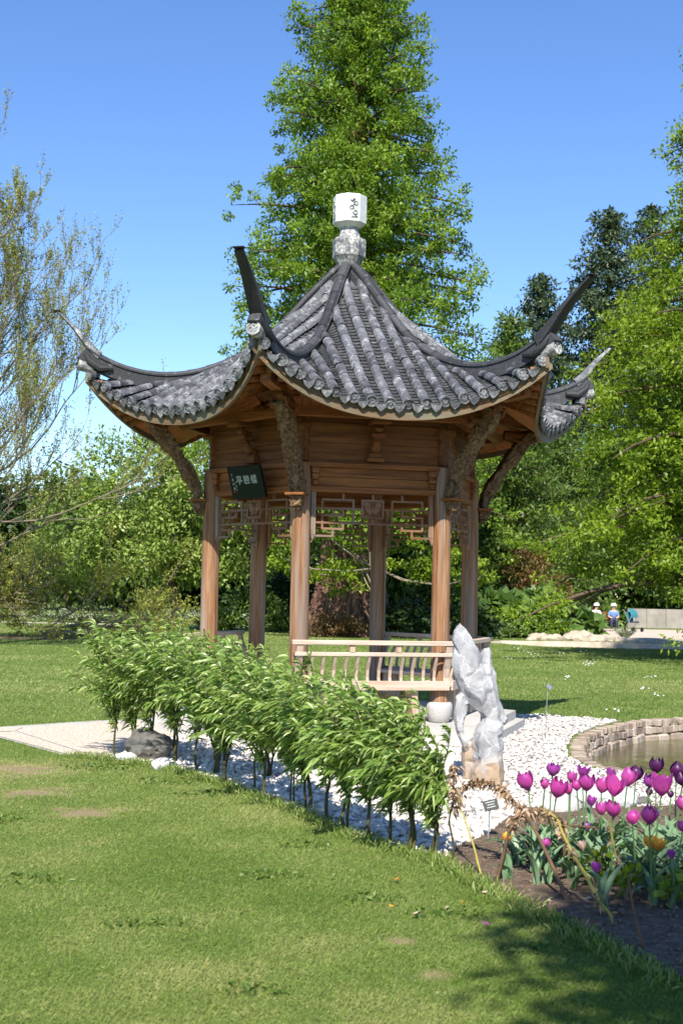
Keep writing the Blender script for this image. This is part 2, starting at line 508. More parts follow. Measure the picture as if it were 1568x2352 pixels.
def water_mat(name, c, rough=.06, bs=.12, scale=5, scum=None):
    m_, t, b, o = mat(name)
    g = t.nodes.new('ShaderNodeNewGeometry'); p = g.outputs['Position']
    n = noise_n(t, p, scale, 3, .5)
    cc = c
    if scum:
        f = ramp(t, noise_n(t, p, 14, 6, .75), [(.52, (0, 0, 0)), (.58, (1, 1, 1))])
        f2 = ramp(t, noise_n(t, p, 1.2, 3, .6), [(.42, (0, 0, 0)), (.62, (1, 1, 1))])
        cc = mix(t, mix(t, 1.0, f, f2, 'MULTIPLY'), c, scum)
        t.links.new(cc, b.inputs['Base Color'])
    else: b.inputs['Base Color'].default_value = (*c, 1)
    b.inputs['Roughness'].default_value = rough
    b.inputs['Specular IOR Level'].default_value = .5
    bump(t, b, n, bs, .03)
    return m_
M['pond'] = water_mat('pond_water', (.075, .065, .025), .15, .35, 6, (.20, .25, .06))
M['stream'] = water_mat('stream_water', (.06, .055, .03), .08, .3, 3)
M['wallstone'] = rand_tinted('rubble_stone', [(.15, (.17, .13, .10)), (.5, (.33, .26, .20)), (.85, (.50, .43, .35))], .9, 18, .45, .8, .012, ((.55, .47, .37), 9, .58, .75))
def rock_mat(name, grey, pale, rust, rz, vein=True, scale=4.0):
    m_, t, b, o = mat(name)
    v = mapped(t, (1, 1, 1), 'Object')
    n1 = noise_n(t, v, scale, 7, .65, .4)
    c = ramp(t, n1, [(.3, grey), (.52, tuple((a + q) / 2 for a, q in zip(grey, pale))), (.7, pale)])
    if vein:
        wv = nd(t, 'ShaderNodeTexVoronoi', Scale=4.0, feature='DISTANCE_TO_EDGE')
        vm = t.nodes.new('ShaderNodeVectorMath'); vm.operation = 'ADD'
        nn = nd(t, 'ShaderNodeTexNoise', Scale=5.0, Detail=3.0); t.links.new(v, nn.inputs['Vector'])
        s_ = t.nodes.new('ShaderNodeVectorMath'); s_.operation = 'SCALE'; s_.inputs['Scale'].default_value = .35
        t.links.new(nn.outputs['Color'], s_.inputs[0]); t.links.new(v, vm.inputs[0]); t.links.new(s_.outputs[0], vm.inputs[1])
        t.links.new(vm.outputs[0], wv.inputs['Vector'])
        f = ramp(t, wv.outputs['Distance'], [(.0, (.7, .7, .7)), (.016, (0, 0, 0))])
        c = mix(t, f, c, tuple(min(1, x * 1.5) for x in pale))
    if rust:
        sp = t.nodes.new('ShaderNodeSeparateXYZ'); t.links.new(v, sp.inputs[0])
        n3 = noise_n(t, v, 5, 5, .7)
        ad = nd(t, 'ShaderNodeMath', operation='MULTIPLY_ADD'); t.links.new(n3, ad.inputs[0]); ad.inputs[1].default_value = -1.1; 
        md = nd(t, 'ShaderNodeMath', operation='ADD'); t.links.new(sp.outputs[2], md.inputs[0]); md.inputs[1].default_value = .5 - rz
        t.links.new(md.outputs[0], ad.inputs[2])
        f = ramp(t, ad.outputs[0], [(0, (1, 1, 1)), (.22, (0, 0, 0))])
        c = mix(t, f, c, rust)
    t.links.new(c, b.inputs['Base Color']); b.inputs['Roughness'].default_value = .75
    bump(t, b, n1, .8, .03)
    return m_
M['scholar'] = rock_mat('veined_rock', (.17, .172, .185), (.46, .455, .45), (.34, .245, .16), .05)
M['boulder'] = rock_mat('dark_boulder', (.045, .045, .045), (.20, .185, .155), None, 0, False)  # albedo lowered so the colour carries the shade on the boulder
M['paleboulder'] = rock_mat('pale_boulder', (.36, .37, .39), (.62, .61, .58), None, 0, False)
M['farrock'] = rock_mat('shore_rock', (.30, .25, .18), (.52, .45, .35), None, 0, False, 1.5)
M['bark'] = rand_tinted('brown_bark', [(.3, (.045, .030, .020)), (.7, (.13, .09, .06))], .9, 7, .8, .9, .04)
def red_bark():
    m_, t, b, o = mat('red_fibrous_bark')
    n = noise_n(t, mapped(t, (5, 5, .5)), 1, 6, .7, .3)
    c = ramp(t, n, [(.35, (.025, .011, .007)), (.5, (.10, .045, .028)), (.66, (.27, .15, .10))])
    t.links.new(c, b.inputs['Base Color']); b.inputs['Roughness'].default_value = .9
    bump(t, b, n, 1, .08)
    return m_
M['redbark'] = red_bark()
M['twig'] = rand_tinted('grey_twig', [(.3, (.13, .105, .075)), (.7, (.27, .225, .165))], .9, 9, .8, .3, .01)
M['willowbark'] = rand_tinted('willow_stem', [(.25, (.03, .028, .015)), (.6, (.09, .085, .03)), (.9, (.2, .19, .05))], .8, 6, .8, .4, .004)
M['l_metas'] = leaf_mat('fresh_green_leaves', (.06, .12, .015), (.155, .26, .026), (.28, .39, .05), .45)
M['l_bright'] = leaf_mat('yellow_green_leaves', (.08, .14, .012), (.18, .27, .018), (.30, .39, .04), .45)
M['l_round'] = leaf_mat('silvery_green_leaves', (.085, .14, .020), (.22, .31, .055), (.42, .50, .16), .36)
M['l_dark'] = leaf_mat('dark_green_leaves', (.014, .032, .010), (.030, .060, .016), (.055, .095, .024), .2)
M['l_mid'] = leaf_mat('mid_green_leaves', (.040, .080, .014), (.095, .16, .026), (.17, .25, .045), .36)
M['l_pine'] = leaf_mat('blue_green_needles', (.020, .040, .016), (.045, .075, .030), (.09, .125, .055), .15)
M['l_bud'] = leaf_mat('young_olive_leaves', (.14, .15, .02), (.26, .28, .04), (.38, .40, .09), .4)
M['l_willow'] = leaf_mat('willow_leaves', (.07, .14, .020), (.22, .34, .065), (.50, .58, .24), .42, .32, .45)
M['l_yellow'] = leaf_mat('yellow_leaves', (.30, .20, .03), (.42, .34, .05), (.30, .33, .07), .3)
M['l_dead'] = leaf_mat('withered_leaves', (.14, .085, .05), (.30, .19, .11), (.48, .36, .25), .2, .8, .1)
M['l_tulip'] = leaf_mat('tulip_leaf', (.06, .12, .06), (.125, .215, .105), (.23, .33, .19), .22, .4, .4)
M['l_gunnera'] = leaf_mat('rhubarb_leaf', (.06, .12, .03), (.11, .19, .045), (.17, .26, .07), .25)
M['l_silver'] = leaf_mat('silver_grass', (.16, .20, .12), (.26, .31, .19), (.38, .42, .28), .2)
M['l_red'] = leaf_mat('russet_leaves', (.10, .05, .02), (.16, .09, .03), (.20, .16, .04), .3)
M['grass'] = leaf_mat('grass_blades', (.06, .115, .018), (.155, .24, .040), (.38, .38, .15), .3, .5, .3)
def plain(name, c, rough=.6, spec=.3, metal=0):
    m_, t, b, o = mat(name)
    n = noise_n(t, mapped(t), 20, 3)
    t.links.new(mix(t, n, tuple(x * .85 for x in c), tuple(min(1, x * 1.12) for x in c)), b.inputs['Base Color'])
    b.inputs['Roughness'].default_value = rough; b.inputs['Specular IOR Level'].default_value = spec; b.inputs['Metallic'].default_value = metal
    return m_
def petal_mat(name, base, edge, trans=.3):
    m_, t, b, o = mat(name)
    tc = t.nodes.new('ShaderNodeTexCoord'); sp = t.nodes.new('ShaderNodeSeparateXYZ'); t.links.new(tc.outputs['Generated'], sp.inputs[0])
    n = noise_n(t, mapped(t, (80, 80, 8)), 1, 3)
    ab = nd(t, 'ShaderNodeMath', operation='MULTIPLY_ADD'); t.links.new(n, ab.inputs[0]); ab.inputs[1].default_value = .5; t.links.new(sp.outputs[2], ab.inputs[2])
    c = ramp(t, ab.outputs[0], [(.25, edge), (.6, base), (1.15, edge)])
    t.links.new(c, b.inputs['Base Color']); b.inputs['Roughness'].default_value = .42
    tr = t.nodes.new('ShaderNodeBsdfTranslucent'); t.links.new(c, tr.inputs[0])
    ms = nd(t, 'ShaderNodeMixShader', Fac=trans)
    t.links.new(b.outputs[0], ms.inputs[1]); t.links.new(tr.outputs[0], ms.inputs[2]); t.links.new(ms.outputs[0], o.inputs[0])
    return m_
M['p_pink'] = petal_mat('magenta_petal', (.64, .09, .35), (.38, .045, .26))
M['p_rose'] = petal_mat('rose_petal', (.66, .07, .33), (.42, .04, .26))
M['p_dark'] = petal_mat('dark_purple_petal', (.10, .010, .085), (.06, .008, .06), .15)
M['p_violet'] = petal_mat('violet_petal', (.50, .085, .36), (.32, .05, .30))
M['p_orange'] = petal_mat('orange_petal', (.80, .25, .02), (.75, .42, .05))
M['p_peach'] = petal_mat('peach_petal', (.72, .50, .32), (.66, .46, .36))
M['green_stem'] = plain('green_stem', (.10, .18, .06))
M['black'] = plain('black_plastic', (.02, .02, .025), .4)
M['white'] = plain('white_paint', (.8, .8, .8), .5)
M['steel'] = plain('steel_rod', (.42, .42, .43), .35, .5, .6)
M['signgreen'] = plain('dark_green_board', (.007, .012, .007), .6, .15)
M['ink'] = plain('pale_lettering', (.42, .46, .40), .6)
M['redink'] = plain('red_seal', (.35, .04, .03), .6)
M['skin'] = plain('skin', (.55, .33, .24)); M['denim'] = plain('navy_cloth', (.025, .03, .06), .8); M['blue'] = plain('blue_cloth', (.12, .22, .45), .8)
M['cloth'] = plain('white_cloth', (.72, .72, .74), .8); M['rubber'] = plain('dark_rubber', (.02, .02, .02), .7); M['teal'] = plain('teal_cloth', (.03, .16, .2), .8)
M['pink'] = plain('pink_print_cloth', (.62, .42, .46), .8)

# ------------------------------------------------------------------ ground, gravel, path, water, soil
POND = [(7.5, 17.7), (5.6, 17.75), (4.55, 17.55), (3.82, 17.05), (3.2, 16.1), (2.76, 15.1), (2.47, 13.9), (2.34, 13.0), (2.42, 12.3), (2.8, 11.85), (3.5, 11.6), (5, 11.4), (7.5, 11.6), (8.6, 14)]
STREAM = [(4.7, 44.2), (6.4, 41.6), (9, 41.0), (14, 42.0), (24, 42.6), (45, 43), (45, 47), (24, 46.8), (12, 46.3), (8.2, 46.8), (5.6, 46.2)]
def flat(name, outer, holes, z, mt, extra=()):
    vs = [Vector(p) for p in outer]; fc = [list(range(len(outer)))]
    edges = []
    def loop(pts):
        s_ = len(vs)
        for p in pts: vs.append(Vector(p))
        for i in range(len(pts)): edges.append((s_ + i, s_ + (i + 1) % len(pts)))
    n0 = len(outer)
    for i in range(n0): edges.append((i, (i + 1) % n0))
    for h in holes: loop(h)
    for p in extra: vs.append(Vector(p))
    r_ = delaunay_2d_cdt(vs, edges, [], 1, 1e-5)
    def inside(p, poly):
        c = False
        for i in range(len(poly)):
            a, b_ = poly[i], poly[i - 1]
            if (a[1] > p[1]) != (b_[1] > p[1]) and p[0] < (b_[0] - a[0]) * (p[1] - a[1]) / (b_[1] - a[1]) + a[0]: c = not c
        return c
    fs = []
    for f in r_[2]:
        c = sum((r_[0][i] for i in f), Vector((0, 0))) / len(f)
        if inside(c, outer) and not any(inside(c, h) for h in holes): fs.append(f)
    me = bpy.data.meshes.new(name)
    me.from_pydata([(v.x, v.y, z(v.x, v.y) if callable(z) else z) for v in r_[0]], [], fs)
    me.materials.append(mt)
    return me
def jag(poly, step=.25, amp=.03, seed=0):
    o = []
    for i in range(len(poly)):
        a = Vector(poly[i]); b_ = Vector(poly[(i + 1) % len(poly)]); n = max(1, int((b_ - a).length / step))
        for k in range(n):
            p = a.lerp(b_, k / n)
            o.append((p.x + amp * noise.noise(Vector((p.x * 3, p.y * 3, seed))), p.y + amp * noise.noise(Vector((p.x * 3, p.y * 3, seed + 9)))))
    return o
o = link('ground', flat('ground', [(-1500, -300), (1500, -300), (1500, 2500), (-1500, 2500)], [POND, STREAM], 0, M['lawn']))
tag(o, kind='structure')
GRAVEL = [(-2.1, 12.35), (-1.5, 11.75), (-.90, 10.85), (-.52, 10.1), (-.2, 9.5), (.08, 8.8), (.35, 8.32), (.64, 7.92), (.80, 8.45), (.98, 8.75), (1.22, 9.35), (1.7, 9.75), (2.6, 9.9), (7.4, 10.2), (7.5, 11.5), (5, 11.3), (3.5, 11.5), (2.72, 11.78), (2.33, 12.27), (2.24, 13.0), (2.37, 13.9), (2.66, 15.1), (3.1, 16.15), (3.6, 17.0), (2.9, 17.55), (1.0, 17.95), (-1.2, 17.6), (-1.9, 16.3), (-1.7, 14.0)]
SOIL = [(.64, 7.92), (.79, 7.33), (.96, 6.84), (1.14, 6.35), (1.28, 5.92), (1.43, 5.46), (1.8, 4.6), (3.0, 4.0), (7.5, 4.2), (7.4, 10.2), (2.6, 9.9), (1.7, 9.75), (1.22, 9.35), (.98, 8.75), (.80, 8.45)]
PATH = [(-9.0, 14.95), (-3.75, 14.22), (-2.5, 12.5), (-2.1, 12.32), (-1.5, 11.8), (-1.2, 12.8), (-1.62, 14.0), (-1.8, 16.35), (-2.85, 15.6), (-3.75, 14.75), (-9.0, 15.35)]
o = link('gravel_bed', flat('gravel_bed', jag(GRAVEL, .3, .04), [], .004, M['gravelbase'])); tag(o, kind='structure')
def soil_z(x, y):
    return .010 + .035 * max(0, noise.noise(Vector((x * 2.2, y * 2.2, 3)))) + .05 * min(1, max(0, (x - .9) * .6)) 
sp = [(x + rng.normal() * .03, y + rng.normal() * .03) for x in np.arange(.8, 7.2, .22) for y in np.arange(4.4, 10.0, .22)]
o = link('soil_bed', flat('soil_bed', jag(SOIL, .2, .05, 4), [], soil_z, M['soil'], sp)); tag(o, kind='structure')
pth = empty('path'); tag(pth, kind='structure')
link('slab', flat('slab', [(-3.45, 14.42), (-2.42, 12.72), (-2.02, 12.52), (-1.55, 12.05), (-1.28, 12.8), (-1.68, 14.0), (-1.84, 16.2), (-2.8, 15.48), (-3.45, 14.8)], [], .012, M['aggregate']), pth)
link('slab', flat('slab', [(-9, 15.0), (-3.85, 14.27), (-3.47, 14.4), (-3.47, 14.8), (-3.78, 14.72), (-9.0, 15.3)], [], .012, M['aggregate']), pth)
link('slab', flat('slab', [(-3.7, 14.18), (-2.5, 12.5), (-2.1, 12.34), (-1.5, 11.82), (-1.57, 12.02), (-2.03, 12.49), (-2.44, 12.69), (-3.46, 14.38)], [], .012, M['aggregate']), pth)
link('slab', flat('slab', [(-9, 14.9), (-3.75, 14.2), (-2.52, 12.44), (-2.1, 12.27), (-1.45, 11.7), (-1.1, 12.8), (-1.5, 14), (-1.7, 16.5), (-2.9, 15.7), (-3.8, 14.8), (-9, 15.4)], [], .007, M['stone']), pth)
o = link('water', flat('water', [(x, y) for x, y in [(2.0, 11.0), (9, 10.9), (9, 18.2), (2.0, 18.2)]], [], -.24, M['pond'])); tag(o, kind='structure')
o = link('stream', flat('stream', [(4, 39), (46, 39), (46, 51), (4, 51)], [], -.18, M['stream'])); tag(o, kind='structure')
def bank(name, poly, depth, mt, out=0.25):
    mb = MB(); n = len(poly)
    cx = sum(p[0] for p in poly) / n; cy = sum(p[1] for p in poly) / n
    for i in range(n):
        a, b_ = poly[i], poly[(i + 1) % n]
        ia = (a[0] + (cx - a[0]) * .0, a[1]); 
        mb.add([(a[0], a[1], 0), (b_[0], b_[1], 0), (b_[0] + (cx - b_[0]) * out / 5, b_[1] + (cy - b_[1]) * out / 5, -depth), (a[0] + (cx - a[0]) * out / 5, a[1] + (cy - a[1]) * out / 5, -depth)], [(0, 1, 2, 3)])
    return tag(mb.build(name, mt), kind='structure')
bank('pond_bank', POND, .6, M['soil'], .15)
bank('stream_bank', STREAM, .5, M['farrock'], .3)
o = link('far_path', flat('far_path', [(-40, 58.5), (-9, 56.5), (-3, 55.5), (2, 55.0), (2, 55.7), (-3, 56.3), (-9, 57.6), (-40, 60)], [], .006, M['farpath'])); tag(o, kind='structure')
o = link('far_gravel', flat('far_gravel', [(8.9, 47.6), (12, 46.6), (24, 47.1), (40, 47.4), (40, 68), (10, 66)], [], .006, M['fargravel'])); tag(o, kind='structure')

def in_poly(P, poly):
    c = np.zeros(len(P), bool); poly = np.array(poly)
    x, y = P[:, 0], P[:, 1]
    for i in range(len(poly)):
        a, b_ = poly[i], poly[i - 1]
        if a[1] == b_[1]: continue
        k = ((a[1] > y) != (b_[1] > y)) & (x < (b_[0] - a[0]) * (y - a[1]) / (b_[1] - a[1]) + a[0])
        c ^= k
    return c
CX, CY, PR = 0.03, 15.5, 1.55
HEX0 = 13.0
def hexpoly(r_):
    return [(CX + r_ * math.sin(R(-17 + 60 * k)), CY - r_ * math.cos(R(-17 + 60 * k))) for k in range(6)]

# pebbles
ico = bmesh.new(); bmesh.ops.create_icosphere(ico, subdivisions=1, radius=1)
IV = np.array([v.co[:] for v in ico.verts]); IF = np.array([[v.index for v in f.verts] for f in ico.faces]); ico.free()
def scatter_stones(name, P, size, mt, flatness=.6, zoff=.4):
    n = len(P); s_ = np.asarray(size)[:, None] * np.stack([rng.uniform(.8, 1.3, n), rng.uniform(.7, 1.0, n), rng.uniform(.5, .8, n) * flatness / .6], 1)
    a = rng.uniform(0, 2 * PI, n); ca, sa = np.cos(a), np.sin(a)
    V = IV[None] * s_[:, None] * rng.uniform(.85, 1.12, (n, len(IV), 1))
    X = V[..., 0] * ca[:, None] - V[..., 1] * sa[:, None]; Y = V[..., 0] * sa[:, None] + V[..., 1] * ca[:, None]
    Z = V[..., 2] + rng.normal(0, .15, n)[:, None] * X
    V = np.stack([X + P[:, 0:1], Y + P[:, 1:2], Z + P[:, 2:3] + s_[:, 2:3] * zoff], 2).reshape(-1, 3)
    F = (np.arange(n)[:, None, None] * len(IV) + IF[None]).reshape(-1, 3)
    return link(name, np_mesh(name, V, F, mt, np.repeat(rng.random(n), len(IF)), True))
P = np.stack([rng.uniform(-2.4, 4.4, 60000), rng.uniform(7.8, 18.2, 60000)], 1)
keep = in_poly(P, GRAVEL) & ~in_poly(P, hexpoly(2.2)) & (np.abs(P[:, 0]) < P[:, 1] * .27 + .3)
P = P[keep]
near = rng.random(len(P)) < np.clip(9.5 / P[:, 1], 0, 1) ** 1.3
P = P[near][:17000]
sz = np.where(P[:, 0] > 1.3, rng.uniform(.012, .022, len(P)), rng.uniform(.016, .034, len(P)))
o = scatter_stones('pebbles', np.c_[P, np.full(len(P), .004) + rng.random(len(P)) * .012], sz, M['pebble'])
tag(o, 'bed of loose white pebbles around the pavilion', kind='stuff')
P = np.stack([rng.uniform(.6, 4, 9000), rng.uniform(5, 10, 9000)], 1); P = P[in_poly(P, SOIL)][:2600]
o = scatter_stones('soil_clods', np.c_[P, [soil_z(x, y) for x, y in P]], rng.uniform(.004, .018, len(P)) , M['soil_clod'], .8)
tag(o, 'loose crumbs of dry brown soil in the tulip bed', kind='stuff')
#PART2
# ------------------------------------------------------------------ pavilion
def interp(tab, x):
    xs = [p[0] for p in tab]; ys = [p[1] for p in tab]
    if x <= xs[0]: return ys[0] + (x - xs[0]) * (ys[1] - ys[0]) / (xs[1] - xs[0])
    for i in range(len(xs) - 1):
        if x <= xs[i + 1]:
            u = (x - xs[i]) / (xs[i + 1] - xs[i])
            m0 = (ys[i + 1] - ys[i - 1]) / (xs[i + 1] - xs[i - 1]) if i else (ys[1] - ys[0]) / (xs[1] - xs[0])
            m1 = (ys[i + 2] - ys[i]) / (xs[i + 2] - xs[i]) if i + 2 < len(xs) else (ys[i + 1] - ys[i]) / (xs[i + 1] - xs[i])
            h = xs[i + 1] - xs[i]
            return (2 * u**3 - 3 * u**2 + 1) * ys[i] + (u**3 - 2 * u**2 + u) * h * m0 + (-2 * u**3 + 3 * u**2) * ys[i + 1] + (u**3 - u**2) * h * m1
    return ys[-1] + (x - xs[-1]) * (ys[-1] - ys[-2]) / (xs[-1] - xs[-2])
ZM = [(.1, 5.28), (.3, 5.07), (.55, 4.85), (.9, 4.57), (1.33, 4.22), (1.73, 3.90), (2.07, 3.65), (2.35, 3.46), (2.65, 3.30)]
ZH = [(.12, 5.27), (.25, 5.17), (.5, 4.92), (.88, 4.49), (1.2, 4.23), (1.56, 4.03), (1.92, 3.92), (2.27, 3.885), (2.6, 3.90), (2.88, 3.96), (3.1, 4.05)]
RT = [(.10, 5.47), (.25, 5.33), (.5, 5.06), (.88, 4.63), (1.2, 4.36), (1.56, 4.17), (1.92, 4.06), (2.27, 4.04), (2.6, 4.10), (2.88, 4.22), (3.03, 4.34), (3.16, 4.46), (3.34, 4.60), (3.52, 4.73)]
T30 = math.tan(PI / 6)
def zs(a, b):
    zm = interp(ZM, b); zh = interp(ZH, b / math.cos(PI / 6))
    u = min(1.15, abs(a) / max(.02, b * T30))
    return zm + (zh - zm) * u * u
def eave(a): return 2.345 + .29 * (abs(a) / 1.52) ** 2
ANG = [13 + 60 * k for k in range(6)]          # faces: AB, BF, FE, ED, DC, CA
CANG = [-17 + 60 * k for k in range(6)]        # corners: A, B, F, E, D, C
pav = empty('pavilion', (CX, CY, 0))
tag(pav, 'hexagonal wooden garden pavilion with grey tiled upswept roof and carved brackets', 'pavilion')
def fl(a, b, z): return Vector((a, -b, z))      # a face's own frame: along, outwards, up
def hexp(r_): return [(r_ * math.sin(R(c)), -r_ * math.cos(R(c))) for c in CANG]

mb = MB(); mb.prism(hexp(2.27), 0, .10); mb.build('plinth', M['stone'], pav)
# platform edge slabs
for k, th in enumerate(ANG):
    r1, r2 = 2.15, 1.75
    mb = MB(); h1, h2 = r1 * .5 - .004, r2 * .5 - .004; b1, b2 = r1 * math.cos(PI / 6), r2 * math.cos(PI / 6)
    mb.add([fl(-h1, b1, .1), fl(0 - .003, b1, .1), fl(-.003, b2, .1), fl(-h2, b2, .1), fl(-h1, b1, .2), fl(-.003, b1, .2), fl(-.003, b2, .2), fl(-h2, b2, .2)], [(0, 1, 2, 3), (4, 5, 6, 7), (0, 1, 5, 4), (1, 2, 6, 5), (2, 3, 7, 6), (3, 0, 4, 7)])
    me = mb.mesh('edge_slab', M['stone'])
    link('edge_slab', me, pav, rz=R(th))
    o = link('edge_slab', me, pav, rz=R(th)); o.scale.x = -1
mb = MB(); mb.prism(hexp(1.745), .102, .196); mb.build('floor_slab', M['stone'], pav)

# columns on stone drums
colm = MB()
colm.lathe([(.100, .40), (.100, 1.2), (.098, 2.2), (.094, 2.93)], 28)
colm = colm.mesh('column', M['column'], True)
drum = MB(); drum.lathe([(.095, .2), (.110, .215), (.134, .28), (.144, .35), (.140, .395), (.124, .415), (.0, .415)], 28)
drum = drum.mesh('column_base', M['basestone'], True)
for c in CANG:
    x, y = PR * math.sin(R(c)), -PR * math.cos(R(c))
    o = link('column', colm, pav, loc=(x, y, 0)); o.rotation_euler.z = R(c * 1.7)
    link('column_base', drum, o)
AP = PR * math.cos(PI / 6); HW = PR / 2
def facebox(name, a, b, z, da, db, dz, mt, bev=.006):
    m_ = MB(); m_.box(fl(a, b, z), (da, db, dz), b=bev); return m_.mesh(name, mt)
shared = {}
shared['lintel'] = facebox('lintel', 0, AP + .005, 2.66, 2 * HW - .16, .075, .06, M['wood'])
shared['lintel_board'] = [facebox('lintel_board', 0, AP, 2.74, 2 * HW - .17, .05, .096, M['wood'], .003), facebox('lintel_board', 0, AP, 2.84, 2 * HW - .17, .05, .096, M['wood'], .003)]
shared['ledge'] = facebox('ledge', 0, AP + .02, 2.915, 2 * HW + .03, .12, .05, M['wood'])
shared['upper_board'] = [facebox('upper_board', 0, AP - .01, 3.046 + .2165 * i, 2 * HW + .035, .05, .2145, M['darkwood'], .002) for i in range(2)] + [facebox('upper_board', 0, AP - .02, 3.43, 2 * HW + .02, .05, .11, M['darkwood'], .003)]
# inner eave beam in shadow
shared['eave_beam'] = facebox('eave_beam', 0, AP + .28, 3.445, 2.0, .08, .10, M['wood'], .006)
# lattice (bars in a frame hanging below the lintel)
def lx(px): return (px - 720) * .00097
def lz(py): return 2.625 - (py - 215) * .00097
bars = []
for sgn in (0, 1):
    f = (lambda x: x) if not sgn else (lambda x: 1440 - x)
    def H(x0, x1, y):
        a, b_ = sorted((f(x0), f(x1))); bars.append(('h', a, b_, y))
    def V(x, y0, y1): bars.append(('v', f(x), y0, y1))
    H(52, 604, 388); H(150, 505, 292); V(152, 292, 376); V(500, 292, 535); V(385, 222, 280)
    H(162, 396, 466); V(152, 457, 618); H(162, 396, 612); V(385, 400, 456); V(385, 558, 601); V(270, 400, 455); V(270, 623, 701)
    H(52, 142, 546); H(52, 258, 692); V(604, 300, 480)
bars += [('h', 162, 1278, 546), ('h', 594, 846, 292), ('h', 594, 846, 478), ('v', 720, 222, 282), ('v', 720, 488, 534)]
bar_meshes = []
for b_ in bars:
    m_ = MB(); wd = .022
    if b_[0] == 'h':
        x0, x1 = lx(b_[1]), lx(b_[2]); m_.box(fl((x0 + x1) / 2, AP, lz(b_[3])), (x1 - x0, .026, wd))
    else:
        z0, z1 = lz(b_[3]), lz(b_[2]); m_.box(fl(lx(b_[1]), AP, (z0 + z1) / 2), (wd, .030, z1 - z0))
    bar_meshes.append(m_.mesh('lattice_bar', M['lattice']))
post_meshes = []
for sx in (-1, 1):
    m_ = MB()
    a = sx * (HW - .125)
    m_.box(fl(a, AP, 2.40), (.05, .06, .46), b=.004)
    m_.add([fl(a - .025, AP + .03, 2.17), fl(a + .025, AP + .03, 2.17), fl(a + .025, AP - .03, 2.17), fl(a - .025, AP - .03, 2.17), fl(a + sx * .025, AP + .02, 2.09), fl(a + sx * .025, AP - .02, 2.09), fl(a + sx * .008, AP - .02, 2.09), fl(a + sx * .008, AP + .02, 2.09)], [(0, 1, 4, 7), (1, 2, 5, 4), (2, 3, 6, 5), (3, 0, 7, 6), (4, 5, 6, 7)])
    post_meshes.append(m_.mesh('side_post', M['column']))
# carved butterfly in the middle square
m_ = MB()
for sx in (-1, 1):
    up_ = [(0, 2.46), (.02, 2.50), (.05, 2.535), (.085, 2.54), (.098, 2.51), (.092, 2.47), (.07, 2.44), (.055, 2.425), (.045, 2.40), (.025, 2.395), (.008, 2.42)]
    pts = [(sx * x, z) for x, z in up_]; n = len(pts)
    m_.add([fl(x, AP + .012, z) for x, z in pts] + [fl(x, AP - .004, z) for x, z in pts], [tuple(range(n)), tuple(range(2 * n - 1, n - 1, -1))] + [(i, (i + 1) % n, n + (i + 1) % n, n + i) for i in range(n)])
m_.tube([fl(0, AP + .008, 2.395), fl(0, AP + .016, 2.45), fl(0, AP + .010, 2.52)], [.004, .011, .005], 8)
for sx in (-1, 1): m_.tube([fl(0, AP + .01, 2.51), fl(sx * .015, AP + .012, 2.53), fl(sx * .03, AP + .01, 2.535)], .003, 5)
butterfly = m_.mesh('butterfly_carving', M['lattice'])
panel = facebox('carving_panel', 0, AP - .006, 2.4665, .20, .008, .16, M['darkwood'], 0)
# stepped bracket at the middle of each side
def bracket_mesh():
    m_ = MB()
    m_.box(fl(0, AP + .06, 2.985), (.15, .11, .045), b=.006); m_.box(fl(0, AP + .05, 3.03), (.115, .09, .05), b=.006)
    m_.tube([fl(0, AP + .03, 3.08), fl(0, AP + .08, 3.09), fl(0, AP + .12, 3.13), fl(0, AP + .14, 3.18), fl(0, AP + .19, 3.2)], [.04, .045, .04, .032, .035], 8)
    m_.box(fl(0, AP + .15, 3.235), (.11, .17, .045), b=.006)
    m_.tube([fl(0, AP + .1, 3.28), fl(0, AP + .2, 3.29), fl(0, AP + .26, 3.33)], [.035, .042, .034], 8)
    m_.box(fl(0, AP + .22, 3.37), (.16, .24, .05), b=.006)
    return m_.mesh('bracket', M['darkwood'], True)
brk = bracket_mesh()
wingbs = []
for sx in (-1, 1):
    wingb = MB(); a = sx * (HW - .13)
    wingb.box(fl(a, AP + .05, 2.86), (.09, .08, .07), b=.01); wingb.box(fl(a, AP + .045, 2.79), (.08, .07, .07), b=.01); wingb.box(fl(a, AP + .04, 2.725), (.06, .06, .05), b=.01)
    wingbs.append(wingb.mesh('corner_block', M['wood']))
faces = []
for k, th in enumerate(ANG):
    rz = R(th)
    for key in ('lintel', 'ledge', 'eave_beam'): link(key, shared[key], pav, rz=rz)
    for me in shared['lintel_board']: link('lintel_board', me, pav, rz=rz)
    for me in shared['upper_board']: link('upper_board', me, pav, rz=rz)
    bo_ = link('bracket', brk, pav, rz=rz); bo_.scale.x = 1.3; [link('corner_block', q_, pav, rz=rz) for q_ in wingbs]
    lat = empty('lattice_panel', (0, 0, 0), rz, pav)
    for me in bar_meshes: link('lattice_bar', me, lat)
    for me in post_meshes: link('side_post', me, lat)
    link('carving_panel', panel, lat); link('butterfly_carving', butterfly, lat)

cpm = MB()
cpm.box((PR - .03, 0, 3.20), (.13, .13, .50), b=.01); cpm.box((PR + .06, 0, 3.32), (.10, .20, .05), b=.008)
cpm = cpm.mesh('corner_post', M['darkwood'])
for c in CANG: link('corner_post', cpm, pav, rz=R(c) - PI / 2)
